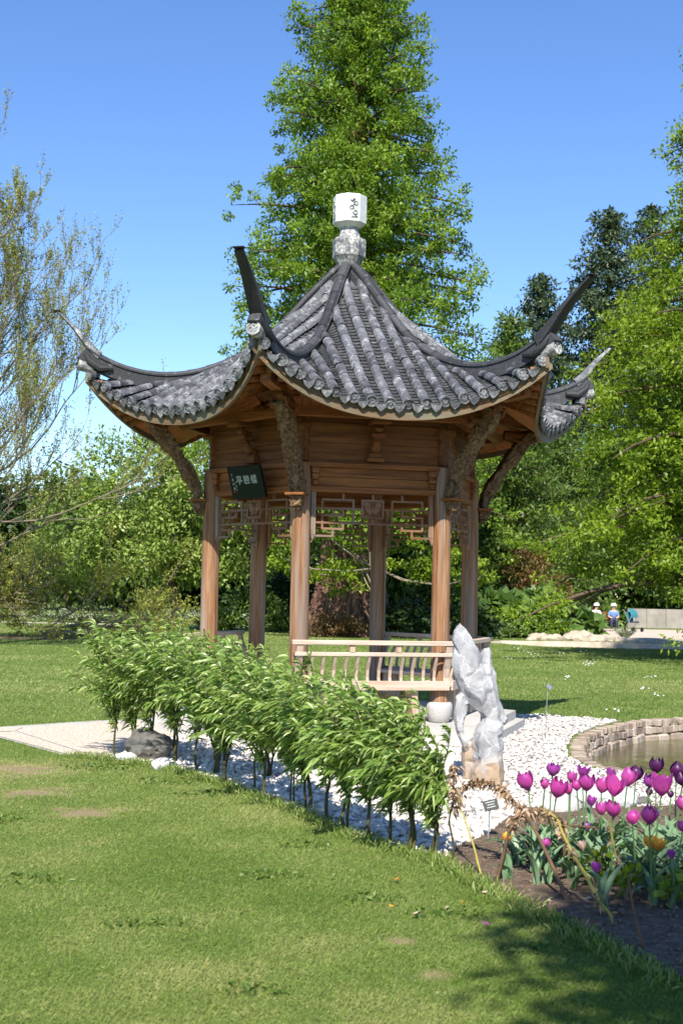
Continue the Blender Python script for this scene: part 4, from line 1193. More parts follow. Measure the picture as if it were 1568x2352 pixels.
# pond wall of rubble stones in two courses with upright coping stones
wall = empty('stone_wall', (0, 0, 0)); tag(wall, 'curved low wall of rough tan stones holding the near pond', 'wall')
WP = [(6.6, 17.72), (5.6, 17.72), (4.55, 17.52), (3.85, 17.03), (3.23, 16.1), (2.79, 15.1), (2.50, 13.9), (2.37, 13.0), (2.43, 12.35), (2.75, 11.93)]
pts = [Vector((x, y, 0)) for x, y in jag(WP, .06, 0)][:]
# keep only the run along the wall, not the closing edge
run = []
for i in range(len(WP) - 1):
    a, b_ = Vector((*WP[i], 0)), Vector((*WP[i + 1], 0)); n = max(1, int((b_ - a).length / .05))
    run += [a.lerp(b_, q / n) for q in range(n)]
stone_v = []
for v_ in range(6):
    bm = bmesh.new(); bmesh.ops.create_cube(bm, size=1); bmesh.ops.bevel(bm, geom=list(bm.edges), offset=.14, segments=1, affect='EDGES')
    for v in bm.verts: v.co += Vector([random.uniform(-.07, .07) for _ in range(3)])
    me = bpy.data.meshes.new('stone'); bm.to_mesh(me); bm.free(); me.materials.append(M['wallstone']); stone_v.append(me)
def course(z, lmin, lmax, h, dep, inn, name='stone'):
    s_ = 0.0; i = 0
    acc = [0]
    for q in range(1, len(run)): acc.append(acc[-1] + (run[q] - run[q - 1]).length)
    while s_ < acc[-1] - .05:
        L = random.uniform(lmin, lmax); mid = s_ + L / 2
        q = next((k for k in range(1, len(acc)) if acc[k] >= mid), len(acc) - 1)
        p = run[q]; t_ = (run[q] - run[q - 1]).normalized(); nrm_ = Vector((-t_.y, t_.x, 0))
        o = link(name, random.choice(stone_v), wall); hh = h * random.uniform(.82, 1.12)
        o.scale = (L * .95, dep * random.uniform(.85, 1.1), hh)
        o.location = p + nrm_ * (inn + random.uniform(-.012, .012)) + Vector((0, 0, z + random.uniform(-.008, .008)))
        o.rotation_euler = (random.uniform(-.05, .05), random.uniform(-.05, .05), math.atan2(t_.y, t_.x) + random.uniform(-.05, .05))
        s_ += L
course(-.22, .12, .26, .13, .14, .02)
course(-.11, .09, .20, .10, .14, .0)
course(-.025, .05, .10, .085, .15, -.02, 'coping_stone')

# ------------------------------------------------------------------ willow row
WIND = np.array([-1.0, -.12, .05])
def bez(p0, p1, p2, n):
    return [p0 * (1 - u) ** 2 + p1 * 2 * u * (1 - u) + p2 * u * u for u in [i / n for i in range(n + 1)]]
def willow(base, h, spread, seed, label, leafy=1.0, low=False):
    rs_ = random.Random(seed)
    root = empty('willow_shrub', base); tag(root, label, 'shrub', 'young willows planted in a row along the gravel')
    Ps, Ds = [], []
    tw = MB()
    for st in range(rs_.choice((1, 2, 2))):
        m_ = MB()
        lean = Vector((rs_.uniform(-.17, .14), rs_.uniform(-.10, .10), 0)); off = Vector((rs_.uniform(-.05, .05), rs_.uniform(-.05, .05), 0)) * (st > 0)
        top = off + lean + Vector((0, 0, h * rs_.uniform(.50, .62)))
        mp = bez(off, off + lean * -.3 + Vector((0, 0, h * .3)), top, 6)
        mp = [p + Vector((rs_.uniform(-.016, .016), rs_.uniform(-.016, .016), 0)) * (0 if q_ == 0 else 1) for q_, p in enumerate(mp)]
        kq = rs_.uniform(.45, 1.0); m_.tube(mp, [(.017 - .007 * i / 6) * kq for i in range(7)], 7); me_o = m_.build('stem', M['willowbark'], root, True)
        for s_ in range(int(24 * leafy * rs_.uniform(.8, 1.15))):
            u = rs_.uniform(.35, 1.0); k = min(5, int(u * 6)); p0 = mp[k].lerp(mp[k + 1], u * 6 - k if k < 6 else 1)
            a = rs_.uniform(0, 2 * PI); out_ = spread * rs_.uniform(.35, 1.0)
            hi = (rs_.uniform(.48, .75) if s_ % 3 == 0 else rs_.uniform(.72, 1.12)) * h
            e = Vector((p0.x + math.cos(a) * out_, p0.y + math.sin(a) * out_, max(hi, h * .46)))
            e += Vector((-.10 - .12 * rs_.random(), 0, 0)) * (.5 + hi / h)
            mid = p0.lerp(e, .5) + Vector((.06, 0, .10 * h + .06)); 
            sh = bez(p0, mid, e, 9); tw.tube(sh, [.0055 - .0035 * i / 9 for i in range(10)], 4, cap=False)
            for i in range(1, 10):
                for q in range(5):
                    t_ = (sh[i] - sh[i - 1]).normalized(); j = rs_.random()
                    p = sh[i - 1].lerp(sh[i], j)
                    sd = Vector((rs_.gauss(0, 1), rs_.gauss(0, 1), rs_.gauss(0, .6))).normalized()
                    d = t_ * .45 + sd * .8 + Vector(WIND) * rs_.uniform(.2, .9) * (.6 + .9 * p.z / h) + Vector((0, 0, .30 - .5 * (1 - p.z / h)))
                    Ps.append(p); Ds.append(d)
    tw.build('twigs', M['willowbark'], root)['kind'] = 'stuff'
    Ps = np.array([p[:] for p in Ps]); Ds = np.array([d[:] for d in Ds]); n = len(Ps)
    N = rng.normal(0, .75, (n, 3)) + np.array([0, -.45, .8])
    o = leaves('leaves', Ps, Ds, rng.uniform(.055, .125, n), rng.uniform(.013, .022, n), M['l_willow'], root, np.clip(rng.normal(.5, .26, n), 0, 1), N, curl=1.0)
    o['kind'] = 'stuff'
    return root
stems = [(-2.05, 12.40, 1.10, .34), (-1.93, 12.75, 1.05, .34), (-1.70, 12.26, 1.17, .42), (-1.44, 12.05, 1.20, .46), (-1.20, 11.52, 1.08, .46), (-1.0, 11.32, 1.14, .45), (-.88, 10.83, 1.05, .44), (-.64, 10.56, 1.08, .42), (-.53, 10.10, .98, .42), (-.33, 9.88, 1.04, .4), (-.21, 9.47, 1.0, .38), (-.06, 9.12, 1.0, .36), (.08, 8.80, .99, .35), (.22, 8.55, .97, .33), (.34, 8.34, .92, .32), (.47, 8.18, .86, .30), (.60, 8.0, .74, .26),
         (-1.55, 12.75, 1.1, .45), (-1.1, 12.15, 1.05, .42), (-.55, 11.2, 1.0, .42)]
wl = ['leafy willow shrub at the far left end of the row, beside the paved path', 'willow shrub behind the leftmost one, its foot by the paved path', 'tallest bushy willow shrub standing over the dark boulder', 'bushy willow shrub just right of the dark boulder', 'willow shrub with foliage in front of the left pavilion column', 'willow shrub between the boulder and the front left column, sixth from the path', 'willow shrub with a bare crooked stem where the gravel begins, seventh from the path', 'willow shrub in front of the front left column foot', 'willow shrub just right of the front left column, ninth from the path', 'willow shrub below the left part of the front bench', 'willow shrub with thick forked stem below the middle of the front bench', 'willow shrub with thin stems sixth from the tulip end', 'willow shrub with dark leaning stem fifth from the tulip end', 'willow shrub fourth from the tulip end, below the pale column base', 'willow shrub third from the tulip end, left of the standing rock', 'willow shrub second from the tulip end with a leafy stem', 'last and smallest willow shrub of the row, next to the withered stems', 'willow shrub set back behind the row near the left end', 'willow shrub set back behind the row in front of the entrance', 'willow shrub set back behind the row before the front left column']
for i, (x, y, h, sp_) in enumerate(stems): willow((x, y, 0), h, sp_, 100 + i, wl[i], 1.0)

def small_shrub(name, base, r_, h, n, L, W, mt, label, seed, cat='shrub', stems_=8, upright=.5, group=None, stem=None):
    rs_ = random.Random(seed); root = empty(name, base); tag(root, label, cat, group)
    m_ = MB(); Ps, Ds = [], []
    for s_ in range(stems_):
        a = rs_.uniform(0, 2 * PI); e = Vector((math.cos(a) * r_ * rs_.uniform(.2, 1), math.sin(a) * r_ * rs_.uniform(.2, 1), h * rs_.uniform(.6, 1)))
        pts_ = bez(Vector((e.x * .1, e.y * .1, 0)), Vector((e.x * .4, e.y * .4, h * .6)), e, 6)
        m_.tube(pts_, [.004 + .006 * r_ * (1 - i / 6) for i in range(7)], 4, cap=False)
        for q in range(n // stems_):
            u = rs_.uniform(.25, 1.0) * 6; k = min(5, int(u)); p = pts_[k].lerp(pts_[k + 1], u - k)
            Ps.append(p + Vector([rs_.gauss(0, r_ * .14) for _ in range(3)])); Ds.append(Vector((rs_.gauss(0, 1), rs_.gauss(0, 1), rs_.gauss(upright, .6))))
    o = m_.build('stems', stem or M['twig'], root); o['kind'] = 'stuff'
    o = leaves('leaves', np.array([p[:] for p in Ps]), np.array([p[:] for p in Ds]), rng.uniform(.7, 1.2, len(Ps)) * L, rng.uniform(.7, 1.2, len(Ps)) * W, mt, root); o['kind'] = 'stuff'
    return root
small_shrub('yellow_shrub', G(905, 1700), .22, .62, 420, .035, .02, M['l_yellow'], 'small shrub with yellow and russet leaves below the front bench', 11)
small_shrub('yellow_shrub', (-.42, 12.9, 0), .2, .95, 380, .035, .02, M['l_yellow'], 'small yellowish shrub at the left end of the front bench', 12)

# ------------------------------------------------------------------ labels on stakes
lab = empty('plant_label', G(1120, 1935)); tag(lab, 'small black plant label on a short stake at the edge of the gravel', 'sign')
m_ = MB(); m_.tube([(0, 0, -.02), (.01, .01, .22)], .005, 6); m_.build('stake', M['steel'], lab)
m_ = MB(); Mx = Matrix.Translation((.015, .0, .235)) @ Matrix.Rotation(R(-14), 4, 'Y') @ Matrix.Rotation(R(-38), 4, 'X'); m_.box((0, 0, 0), (.095, .006, .075), Mx, b=.001); m_.build('plate', M['black'], lab)
m_ = MB()
for k, wd in enumerate((.06, .045, .055)): m_.box((0, -.0045, .02 - .018 * k), (wd, .001, .005), Mx)
o = m_.build('lettering', M['ink'], lab); o['kind'] = 'stuff'
lab = empty('plant_label', G(1253, 1702)); tag(lab, 'thin tall metal stake with a small tilted plate on the gravel right of the rock', 'sign')
m_ = MB(); m_.tube([(0, 0, -.02), (.0, .0, .3), (.012, 0, .56)], .0045, 6); m_.build('stake', M['steel'], lab)
m_ = MB(); m_.box((0, 0, 0), (.06, .004, .075), Matrix.Translation((.03, 0, .585)) @ Matrix.Rotation(R(38), 4, 'Y') @ Matrix.Rotation(R(-55), 4, 'X')); m_.build('plate', M['steel'], lab)

# ------------------------------------------------------------------ tulips
def petal(closed, w_, h_, seed):
    """one cupped petal, base at origin, bulging towards -y"""
    vs = []; fs = []; nu, nv = 7, 5; rs_ = random.Random(seed)
    for i in range(nu):
        u = i / (nu - 1)
        rad = w_ * (.12 + 1.0 * math.sin(min(1, u * 1.35) * PI * .5) ** .8) * (1 - (closed * .62) * max(0, (u - .45) / .55) ** 1.6 + (1 - closed) * .35 * max(0, (u - .6)))
        half = .78 * math.sin(PI * (u * .80 + .12)) ** .75
        for j in range(nv):
            s_ = -1 + 2 * j / (nv - 1); a = s_ * half
            z = h_ * u - (abs(s_) ** 2) * h_ * .10 * u
            vs.append((rad * math.sin(a), -rad * math.cos(a), z + rs_.uniform(-.001, .001)))
    for i in range(nu - 1):
        for j in range(nv - 1): q = i * nv + j; fs.append((q, q + 1, q + nv + 1, q + nv))
    return vs, fs
PET = {}
def petal_me(kind, mt):
    if (kind, mt) not in PET:
        closed = {'bud': .95, 'cup': .5, 'open': .05}[kind]
        m_ = MB(); m_.add(*petal(closed, .036, .078, 1)); PET[(kind, mt)] = m_.mesh('petal', M[mt], True)
    return PET[(kind, mt)]
leafv = []
for v_ in range(5):
    m_ = MB(); rs_ = random.Random(v_); L = .20 + .03 * v_; n = 8; vs = []; fs = []
    bend = rs_.uniform(.25, .9)
    for i in range(n):
        u = i / (n - 1); a = bend * u * u * 1.2 + .15; 
        x = L * (u * math.sin(a)); z = L * u * math.cos(a * .8); w_ = .023 * math.sin(PI * (u * .88 + .1)) ** .8 + .002
        for s_, up_ in ((-1, .012), (0, 0), (1, .012)): vs.append((x - up_ * (1 - u) * abs(s_) * 1.6, s_ * w_, z + up_ * .4 * abs(s_)))
    for i in range(n - 1):
        for j in range(2): q = i * 3 + j; fs.append((q, q + 1, q + 4, q + 3))
    m_.add(vs, fs); me = m_.mesh('leaf', M['l_tulip'], True)
    at = me.attributes.new('tint', 'FLOAT', 'FACE'); at.data.foreach_set('value', [min(1, max(0, .25 + .12 * v_ + .1 * (i % 2))) for i in range(len(me.polygons))])
    leafv.append(me)
def tulip(base, head, scale, kind, mt, label, nleaf=3, tilt=(0, 0), group='tulips in the bed'):
    root = empty('tulip', base); tag(root, label, 'tulip', group)
    h = Vector(head) - Vector(base)
    rs_ = random.Random(int(head[0] * 1000 + head[2] * 999))
    m_ = MB(); m_.tube(bez(Vector((0, 0, -.02)), Vector((h.x * .2, h.y * .2, h.z * .6)), h, 8), [.0052] * 5 + [.0045] * 4, 6); m_.build('stem', M['green_stem'], root, True)
    rot = Matrix.Rotation(tilt[0] + rs_.uniform(-.26, .26), 4, 'Y') @ Matrix.Rotation(tilt[1] + rs_.uniform(-.2, .2), 4, 'X'); a0 = rs_.uniform(0, 1)
    for k in range(6):
        s_ = scale * (1.0 if k % 2 else .93) * rs_.uniform(.95, 1.05)
        mw = Matrix.Translation(h) @ rot @ Matrix.Rotation(a0 + k * PI / 3, 4, 'Z') @ Matrix.Diagonal((s_ * (1 if k % 2 else .9), s_ * (1 if k % 2 else .9), s_, 1)) @ Matrix.Rotation(rs_.uniform(-.16, .10), 4, 'X')
        link('petal', petal_me(kind, mt), root, mw=mw)
    for k in range(nleaf):
        mw = Matrix.Translation((rs_.uniform(-.02, .02), rs_.uniform(-.02, .02), -.01)) @ Matrix.Rotation(rs_.uniform(0, 6.3), 4, 'Z') @ Matrix.Diagonal([rs_.uniform(.6, .85)] * 3 + [1])
        link('leaf', rs_.choice(leafv), root, mw=mw)
TS = [  # zoomed x, y (centre), width, height, depth, kind, colour, label
    (317, 325, 130, 150, 7.6, 'cup', 'p_pink', 'pink tulip standing alone at the left end of the bed'),
    (510, 232, 105, 110, 8.2, 'cup', 'p_violet', 'tallest mauve tulip at the back of the left cluster'),
    (448, 347, 68, 88, 8.0, 'bud', 'p_pink', 'narrow pink tulip bud left of the open front bloom'),
    (540, 378, 118, 165, 7.2, 'cup', 'p_rose', 'large deep pink tulip on a thick stem left of centre'),
    (645, 385, 82, 105, 7.4, 'bud', 'p_rose', 'round pink tulip bud right of the large deep pink bloom'),
    (655, 290, 88, 95, 8.0, 'cup', 'p_pink', 'pink tulip behind the round pink bud'),
    (750, 250, 118, 95, 8.2, 'open', 'p_violet', 'mauve frilled tulip at the back above the boulder'),
    (708, 355, 72, 100, 7.9, 'bud', 'p_rose', 'slim rose tulip between the two clusters'),
    (785, 335, 115, 145, 7.5, 'cup', 'p_pink', 'full pink tulip in front of the grey boulder'),
    (905, 358, 90, 130, 7.6, 'cup', 'p_pink', 'pink tulip left of the wide open one'),
    (975, 262, 105, 85, 8.3, 'open', 'p_violet', 'mauve tulip behind the wide open one'),
    (1003, 372, 155, 160, 7.2, 'open', 'p_rose', 'wide open rose tulip in the middle of the bed'),
    (1113, 296, 108, 148, 7.6, 'cup', 'p_pink', 'light pink tulip in front of a dark purple one'),
    (1182, 262, 100, 130, 8.3, 'bud', 'p_dark', 'dark purple tulip behind the light pink one'),
    (1345, 200, 130, 128, 8.0, 'cup', 'p_dark', 'highest dark purple tulip against the pond'),
    (1510, 235, 92, 140, 8.1, 'bud', 'p_dark', 'dark purple tulip near the right edge'),
    (1560, 300, 90, 130, 7.9, 'bud', 'p_dark', 'dark purple tulip cut by the right edge'),
    (1290, 325, 92, 115, 8.1, 'cup', 'p_violet', 'violet tulip left of the wide pink one on the right'),
    (1390, 362, 165, 175, 7.1, 'open', 'p_pink', 'wide open pink tulip on the right side of the bed'),
    (1290, 415, 70, 62, 8.3, 'bud', 'p_dark', 'small dark purple bud under the violet tulip'),
    (1466, 432, 58, 62, 8.2, 'bud', 'p_dark', 'small dark purple bud right of the wide open pink tulip'),
    (825, 490, 80, 80, 8.0, 'open', 'p_violet', 'small violet tulip below the boulder'),
    (910, 545, 90, 112, 7.6, 'cup', 'p_pink', 'pink tulip behind the yellow withered stem'),
    (1005, 548, 110, 140, 7.2, 'cup', 'p_rose', 'rose tulip right of the yellow withered stem'),
    (1156, 617, 100, 130, 7.0, 'bud', 'p_rose', 'egg shaped rose tulip left of the largest one'),
    (1292, 597, 155, 160, 6.7, 'bud', 'p_rose', 'largest closed rose tulip low in the bed'),
    (780, 692, 80, 80, 7.7, 'bud', 'p_violet', 'violet bud low behind the dead branch'),
    (462, 822, 78, 82, 7.2, 'bud', 'p_pink', 'low pink tulip bud between the dead arches'),
    (1300, 822, 60, 100, 6.9, 'open', 'p_orange', 'fading orange tulip on the left of a pair'),
    (1355, 830, 62, 105, 6.9, 'open', 'p_orange', 'fading orange tulip on the right of a pair'),
    (1476, 920, 85, 75, 6.7, 'open', 'p_violet', 'low violet tulip near the right edge'),
    (872, 1030, 90, 85, 6.7, 'open', 'p_violet', 'wilted violet tulip low in the middle of the bed'),
    (132, 782, 62, 85, 7.4, 'cup', 'p_orange', 'single orange bloom beside the dead arch near the label'),
    (760, 850, 90, 80, 7.1, 'open', 'p_peach', 'withered peach bloom among the leaves'),
    (1560, 510, 70, 110, 7.3, 'cup', 'p_pink', 'upper pink tulip cut by the right edge'),
    (1562, 690, 60, 90, 7.0, 'cup', 'p_violet', 'lower violet tulip cut by the right edge')]
for (zx, zy, zw, zh, d, kind, mt, lb) in TS:
    x = (1650 + .4171 * zx) / 1.4694; yb = (2500 + .4171 * (zy + zh / 2)) / 1.4694
    hd = AY(x, yb, d); sc_ = (zh * .4171 / 1.4694 / FD * d) / .078
    bx = hd.x + random.uniform(-.04, .04); by = hd.y + random.uniform(-.02, .08)
    tulip((bx, by, soil_z(bx, by)), tuple(hd), sc_, kind, mt, lb, 3)
# leaf tufts whose blooms are over
k = 0
while k < 200:
    bx, by = random.uniform(1.0, 2.5), random.uniform(6.3, 8.0)
    if not in_poly(np.array([[bx, by]]), SOIL)[0] or bx < .78 + (8.4 - by) * .13 + .12 or by < 9.0 - bx * 1.15: continue
    k += 1
    root = empty('tulip_plant', (bx, by, soil_z(bx, by))); tag(root, 'blue-green tulip leaves without a bloom standing in the bed', 'plant', 'leaf tufts between the tulips')
    for q in range(random.randint(3, 5)):
        mw = Matrix.Translation((random.uniform(-.03, .03), random.uniform(-.03, .03), -.01)) @ Matrix.Rotation(random.uniform(0, 6.3), 4, 'Z') @ Matrix.Diagonal([random.uniform(.7, 1.0)] * 3 + [1])
        link('leaf', random.choice(leafv), root, mw=mw)
for (x, y, lb) in ((1370, 2010, 'leftmost light green seedling among the tulip leaves'), (1440, 2040, 'light green seedling below the pair of orange tulips'), (1500, 1990, 'light green seedling under the largest closed rose tulip'), (1540, 2060, 'light green seedling at the right edge of the picture'), (1410, 1975, 'light green seedling behind the pair of orange tulips')):
    small_shrub('leafy_seedling', G(x, y + 40), .09, .22, 60, .06, .045, M['l_bright'], lb, x, 'plant', 6, .4, 'light green plants in the tulip bed')

# ------------------------------------------------------------------ withered willow arches
def dead_arch(pix, Y0, r_, label, dead=(), nl=90, mt='willowbark', seed=0, Y1=None):
    pts_ = [AY(x, y, Y0 + ((Y1 or Y0) - Y0) * i / (len(pix) - 1)) for i, (x, y) in enumerate(pix)]
    base = pts_[0].copy(); base.z = 0
    root = empty('withered_willow', base); tag(root, label, 'shrub', 'withered willow stems bent over the tulip bed')
    sm = []
    for i in range(len(pts_) - 1):
        p0, p1, p2, p3 = pts_[max(0, i - 1)], pts_[i], pts_[i + 1], pts_[min(len(pts_) - 1, i + 2)]
        for q in range(4):
            u = q / 4; sm.append(.5 * ((2 * p1) + (p2 - p0) * u + (2 * p0 - 5 * p1 + 4 * p2 - p3) * u * u + (3 * p1 - 3 * p2 + p3 - p0) * u ** 3))
    sm.append(pts_[-1]); sm = [p - base for p in sm]
    m_ = MB(); m_.tube(sm, [r_ * .72 * (1 - .5 * i / len(sm)) for i in range(len(sm))], 7); m_.build('stem', M[mt], root, True)
    Ps, Ds = [], []; rs_ = random.Random(seed)
    for a, b_ in dead:
        for q in range(nl):
            u = rs_.uniform(a, b_) * (len(sm) - 1); k = min(len(sm) - 2, int(u)); p = sm[k].lerp(sm[k + 1], u - k)
            Ps.append(p + Vector([rs_.gauss(0, .012) for _ in range(3)])); Ds.append(Vector((rs_.gauss(0, 1), rs_.gauss(0, 1), rs_.gauss(-.5, .8))))
    if Ps:
        o = leaves('withered_leaves', np.array([p[:] for p in Ps]), np.array([p[:] for p in Ds]), rng.uniform(.02, .05, len(Ps)), rng.uniform(.008, .018, len(Ps)), M['l_dead'], root, curl=1.0); o['kind'] = 'stuff'
def z6(x, y): return ((1100 + .7679 * x) / 1.4694, (2400 + .7679 * y) / 1.4694)
M['deadbark'] = rand_tinted('withered_stem', [(.25, (.05, .03, .02)), (.6, (.15, .085, .045)), (.9, (.30, .20, .09))], .85, 8, .8, .4, .004)
M['yellowbark'] = rand_tinted('yellow_stem', [(.25, (.22, .17, .03)), (.6, (.34, .30, .07)), (.9, (.36, .24, .08))], .75, 8, .8, .3, .004)
dead_arch([z6(740, 785), z6(775, 640), z6(808, 520), z6(850, 460), z6(900, 440), z6(960, 450), z6(1040, 500), z6(1100, 505), z6(1200, 515)], 7.35, .016, 'brown withered stem arching to the right from a thick foot near the label', [(.25, .8)], 210, 'deadbark', 1, 7.5)
dead_arch([z6(1075, 880), z6(1020, 740), z6(965, 620), z6(910, 510), z6(860, 440), z6(800, 370), z6(740, 325), z6(670, 310), z6(600, 330)], 6.85, .015, 'long withered stem arching up to the left over the gravel', [(.45, .72), (.7, 1.0)], 170, 'deadbark', 2, 8.0)
dead_arch([z6(1250, 975), z6(1225, 900), z6(1150, 740), z6(1090, 640), z6(1040, 540), z6(1010, 470), z6(940, 430)], 6.45, .016, 'yellowish withered stem leaning left in front of the tulips', [(.5, 1.0)], 120, 'yellowbark', 3, 7.2)
dead_arch([z6(700, 775), z6(672, 690), z6(650, 600), z6(620, 510), z6(590, 420), z6(570, 340)], 7.45, .010, 'green and yellow thin stem leaning beside the last willow', [(.75, 1.0)], 60, 'yellowbark', 4, 7.8)
dead_arch([z6(1262, 975), z6(1250, 900), z6(1210, 850), z6(1180, 820)], 6.42, .012, 'short yellow stem beside the leaning withered one', [(.6, 1.0)], 20, 'yellowbark', 5)
dead_arch([z6(1410, 1090), z6(1370, 960), z6(1345, 850), z6(1330, 740)], 5.95, .010, 'dark bare stem rising from the shaded soil on the right', [], 0, 'deadbark', 6)
dead_arch([z6(1300, 800), z6(1285, 700), z6(1265, 610), z6(1240, 480), z6(1230, 440)], 6.9, .008, 'upright yellow stem between the rose tulips', [(.3, .7)], 24, 'yellowbark', 7)
dead_arch([z6(560, 640), z6(555, 560), z6(540, 480), z6(560, 400), z6(560, 300), z6(565, 240)], 7.9, .010, 'thin stem with browned leaves at the end of the willow row', [(.5, 1.0)], 130, 'willowbark', 8)

# fallen petals
for (x, y, mt, s_, lb) in ((320, 760, 'p_orange', 1, 'yellow-orange petal lying on the lawn near the gravel'), (595, 870, 'p_orange', 1, 'orange petal lying on the grass near the soil edge'), (710, 825, 'p_peach', .8, 'pale petal on the grass below the thin stem'), (300, 895, 'p_orange', .7, 'small orange petal further left on the lawn'), (405, 915, 'p_peach', .9, 'peach petal on the lawn right of the small orange one'), (515, 900, 'p_peach', .7, 'small pale petal in the middle of the lawn'), (682, 958, 'p_violet', 1.1, 'purple petal lying on the grass'), (975, 790, 'p_orange', 1.3, 'bright orange petals on the soil under the first leaves'), (975, 893, 'p_orange', 1.1, 'orange petal on the soil at the lawn edge'), (995, 857, 'p_peach', .9, 'pale petal on the soil near the lawn edge'), (1285, 925, 'p_orange', .9, 'orange petal at the foot of the yellow stems'), (1185, 885, 'p_orange', 1.2, 'orange petal heap under the leaves'), (1380, 872, 'p_orange', 1.2, 'orange petal on the soil below the right tulips'), (1520, 880, 'p_orange', .9, 'orange petal near the right edge of the picture')):
    p = G(*z6(x, y)); on = in_poly(np.array([[p.x, p.y]]), SOIL)[0]
    m_ = MB(); vs, fs = petal(.5, .016 * s_, .045 * s_, x); m_.add(vs, fs, Matrix.Rotation(R(84), 4, 'X')); o = m_.build('fallen_petal', M[mt], None, True)
    o.location = (p.x, p.y, (soil_z(p.x, p.y) if on else .032) + .012); o.rotation_euler = (random.uniform(-.3, .3), random.uniform(-.3, .3), x * .37)
    tag(o, lb, 'petal', 'petals fallen on lawn and soil')
#PART4
# ------------------------------------------------------------------ trees
def polytubes(name, lines, mt, parent, kind=None):
    """many limbs as one mesh: (points, start radius, end radius, sides)"""
    Vs, Fs, off = [], [], 0
    for pts_, ra, rb, n in lines:
        pts_ = np.asarray(pts_, float); m_ = len(pts_)
        t_ = np.gradient(pts_, axis=0); t_ = unit(t_)
        ref = np.array([0.3, .9, .1]) if abs(t_[0][1]) < .8 else np.array([1.0, 0, 0])
        a = unit(np.cross(t_, ref)); b_ = np.cross(t_, a)
        rad = np.linspace(ra, rb, m_)[:, None, None]
        an = np.arange(n) * 2 * PI / n
        V = pts_[:, None] + (a[:, None] * np.cos(an)[None, :, None] + b_[:, None] * np.sin(an)[None, :, None]) * rad
        Vs.append(V.reshape(-1, 3))
        i = np.arange(m_ - 1)[:, None] * n; k = np.arange(n)[None]
        F = np.stack([i + k, i + (k + 1) % n, i + n + (k + 1) % n, i + n + k], -1).reshape(-1, 4) + off
        Fs.append(F); off += m_ * n
    me = np_mesh(name, np.concatenate(Vs), np.concatenate(Fs), mt, None, True)
    o = link(name, me, parent)
    if kind: o['kind'] = kind
    return o
def crown(root, C, Rd, n, L, W, mt, rs_, flat_=.7, tintc=None, up=.35, name='crown', outward=None):
    """leaves round cluster centres C with radii Rd; n leaves each"""
    C = np.asarray(C); Rd = np.asarray(Rd); N = len(C)
    idx = np.repeat(np.arange(N), n)
    g = rs_.normal(size=(len(idx), 3)); g = unit(g) * (rs_.random(len(idx))[:, None] ** .45)
    P = C[idx] + g * Rd[idx][:, None] * np.array([1, 1, flat_])
    D = g * .7 + rs_.normal(0, .6, (len(idx), 3)) + np.array([0, 0, -.15])
    Nn = rs_.normal(0, .6, (len(idx), 3)) + g * .5 + np.array([0, -.15, up * 2])
    ct = rs_.random(N) if tintc is None else tintc
    t_ = np.clip(ct[idx] * .55 + rs_.random(len(idx)) * .45, 0, 1)
    o = leaves(name, P, D, rs_.uniform(.7, 1.35, len(idx)) * L, rs_.uniform(.7, 1.3, len(idx)) * W, mt, root, t_, Nn)
    return o
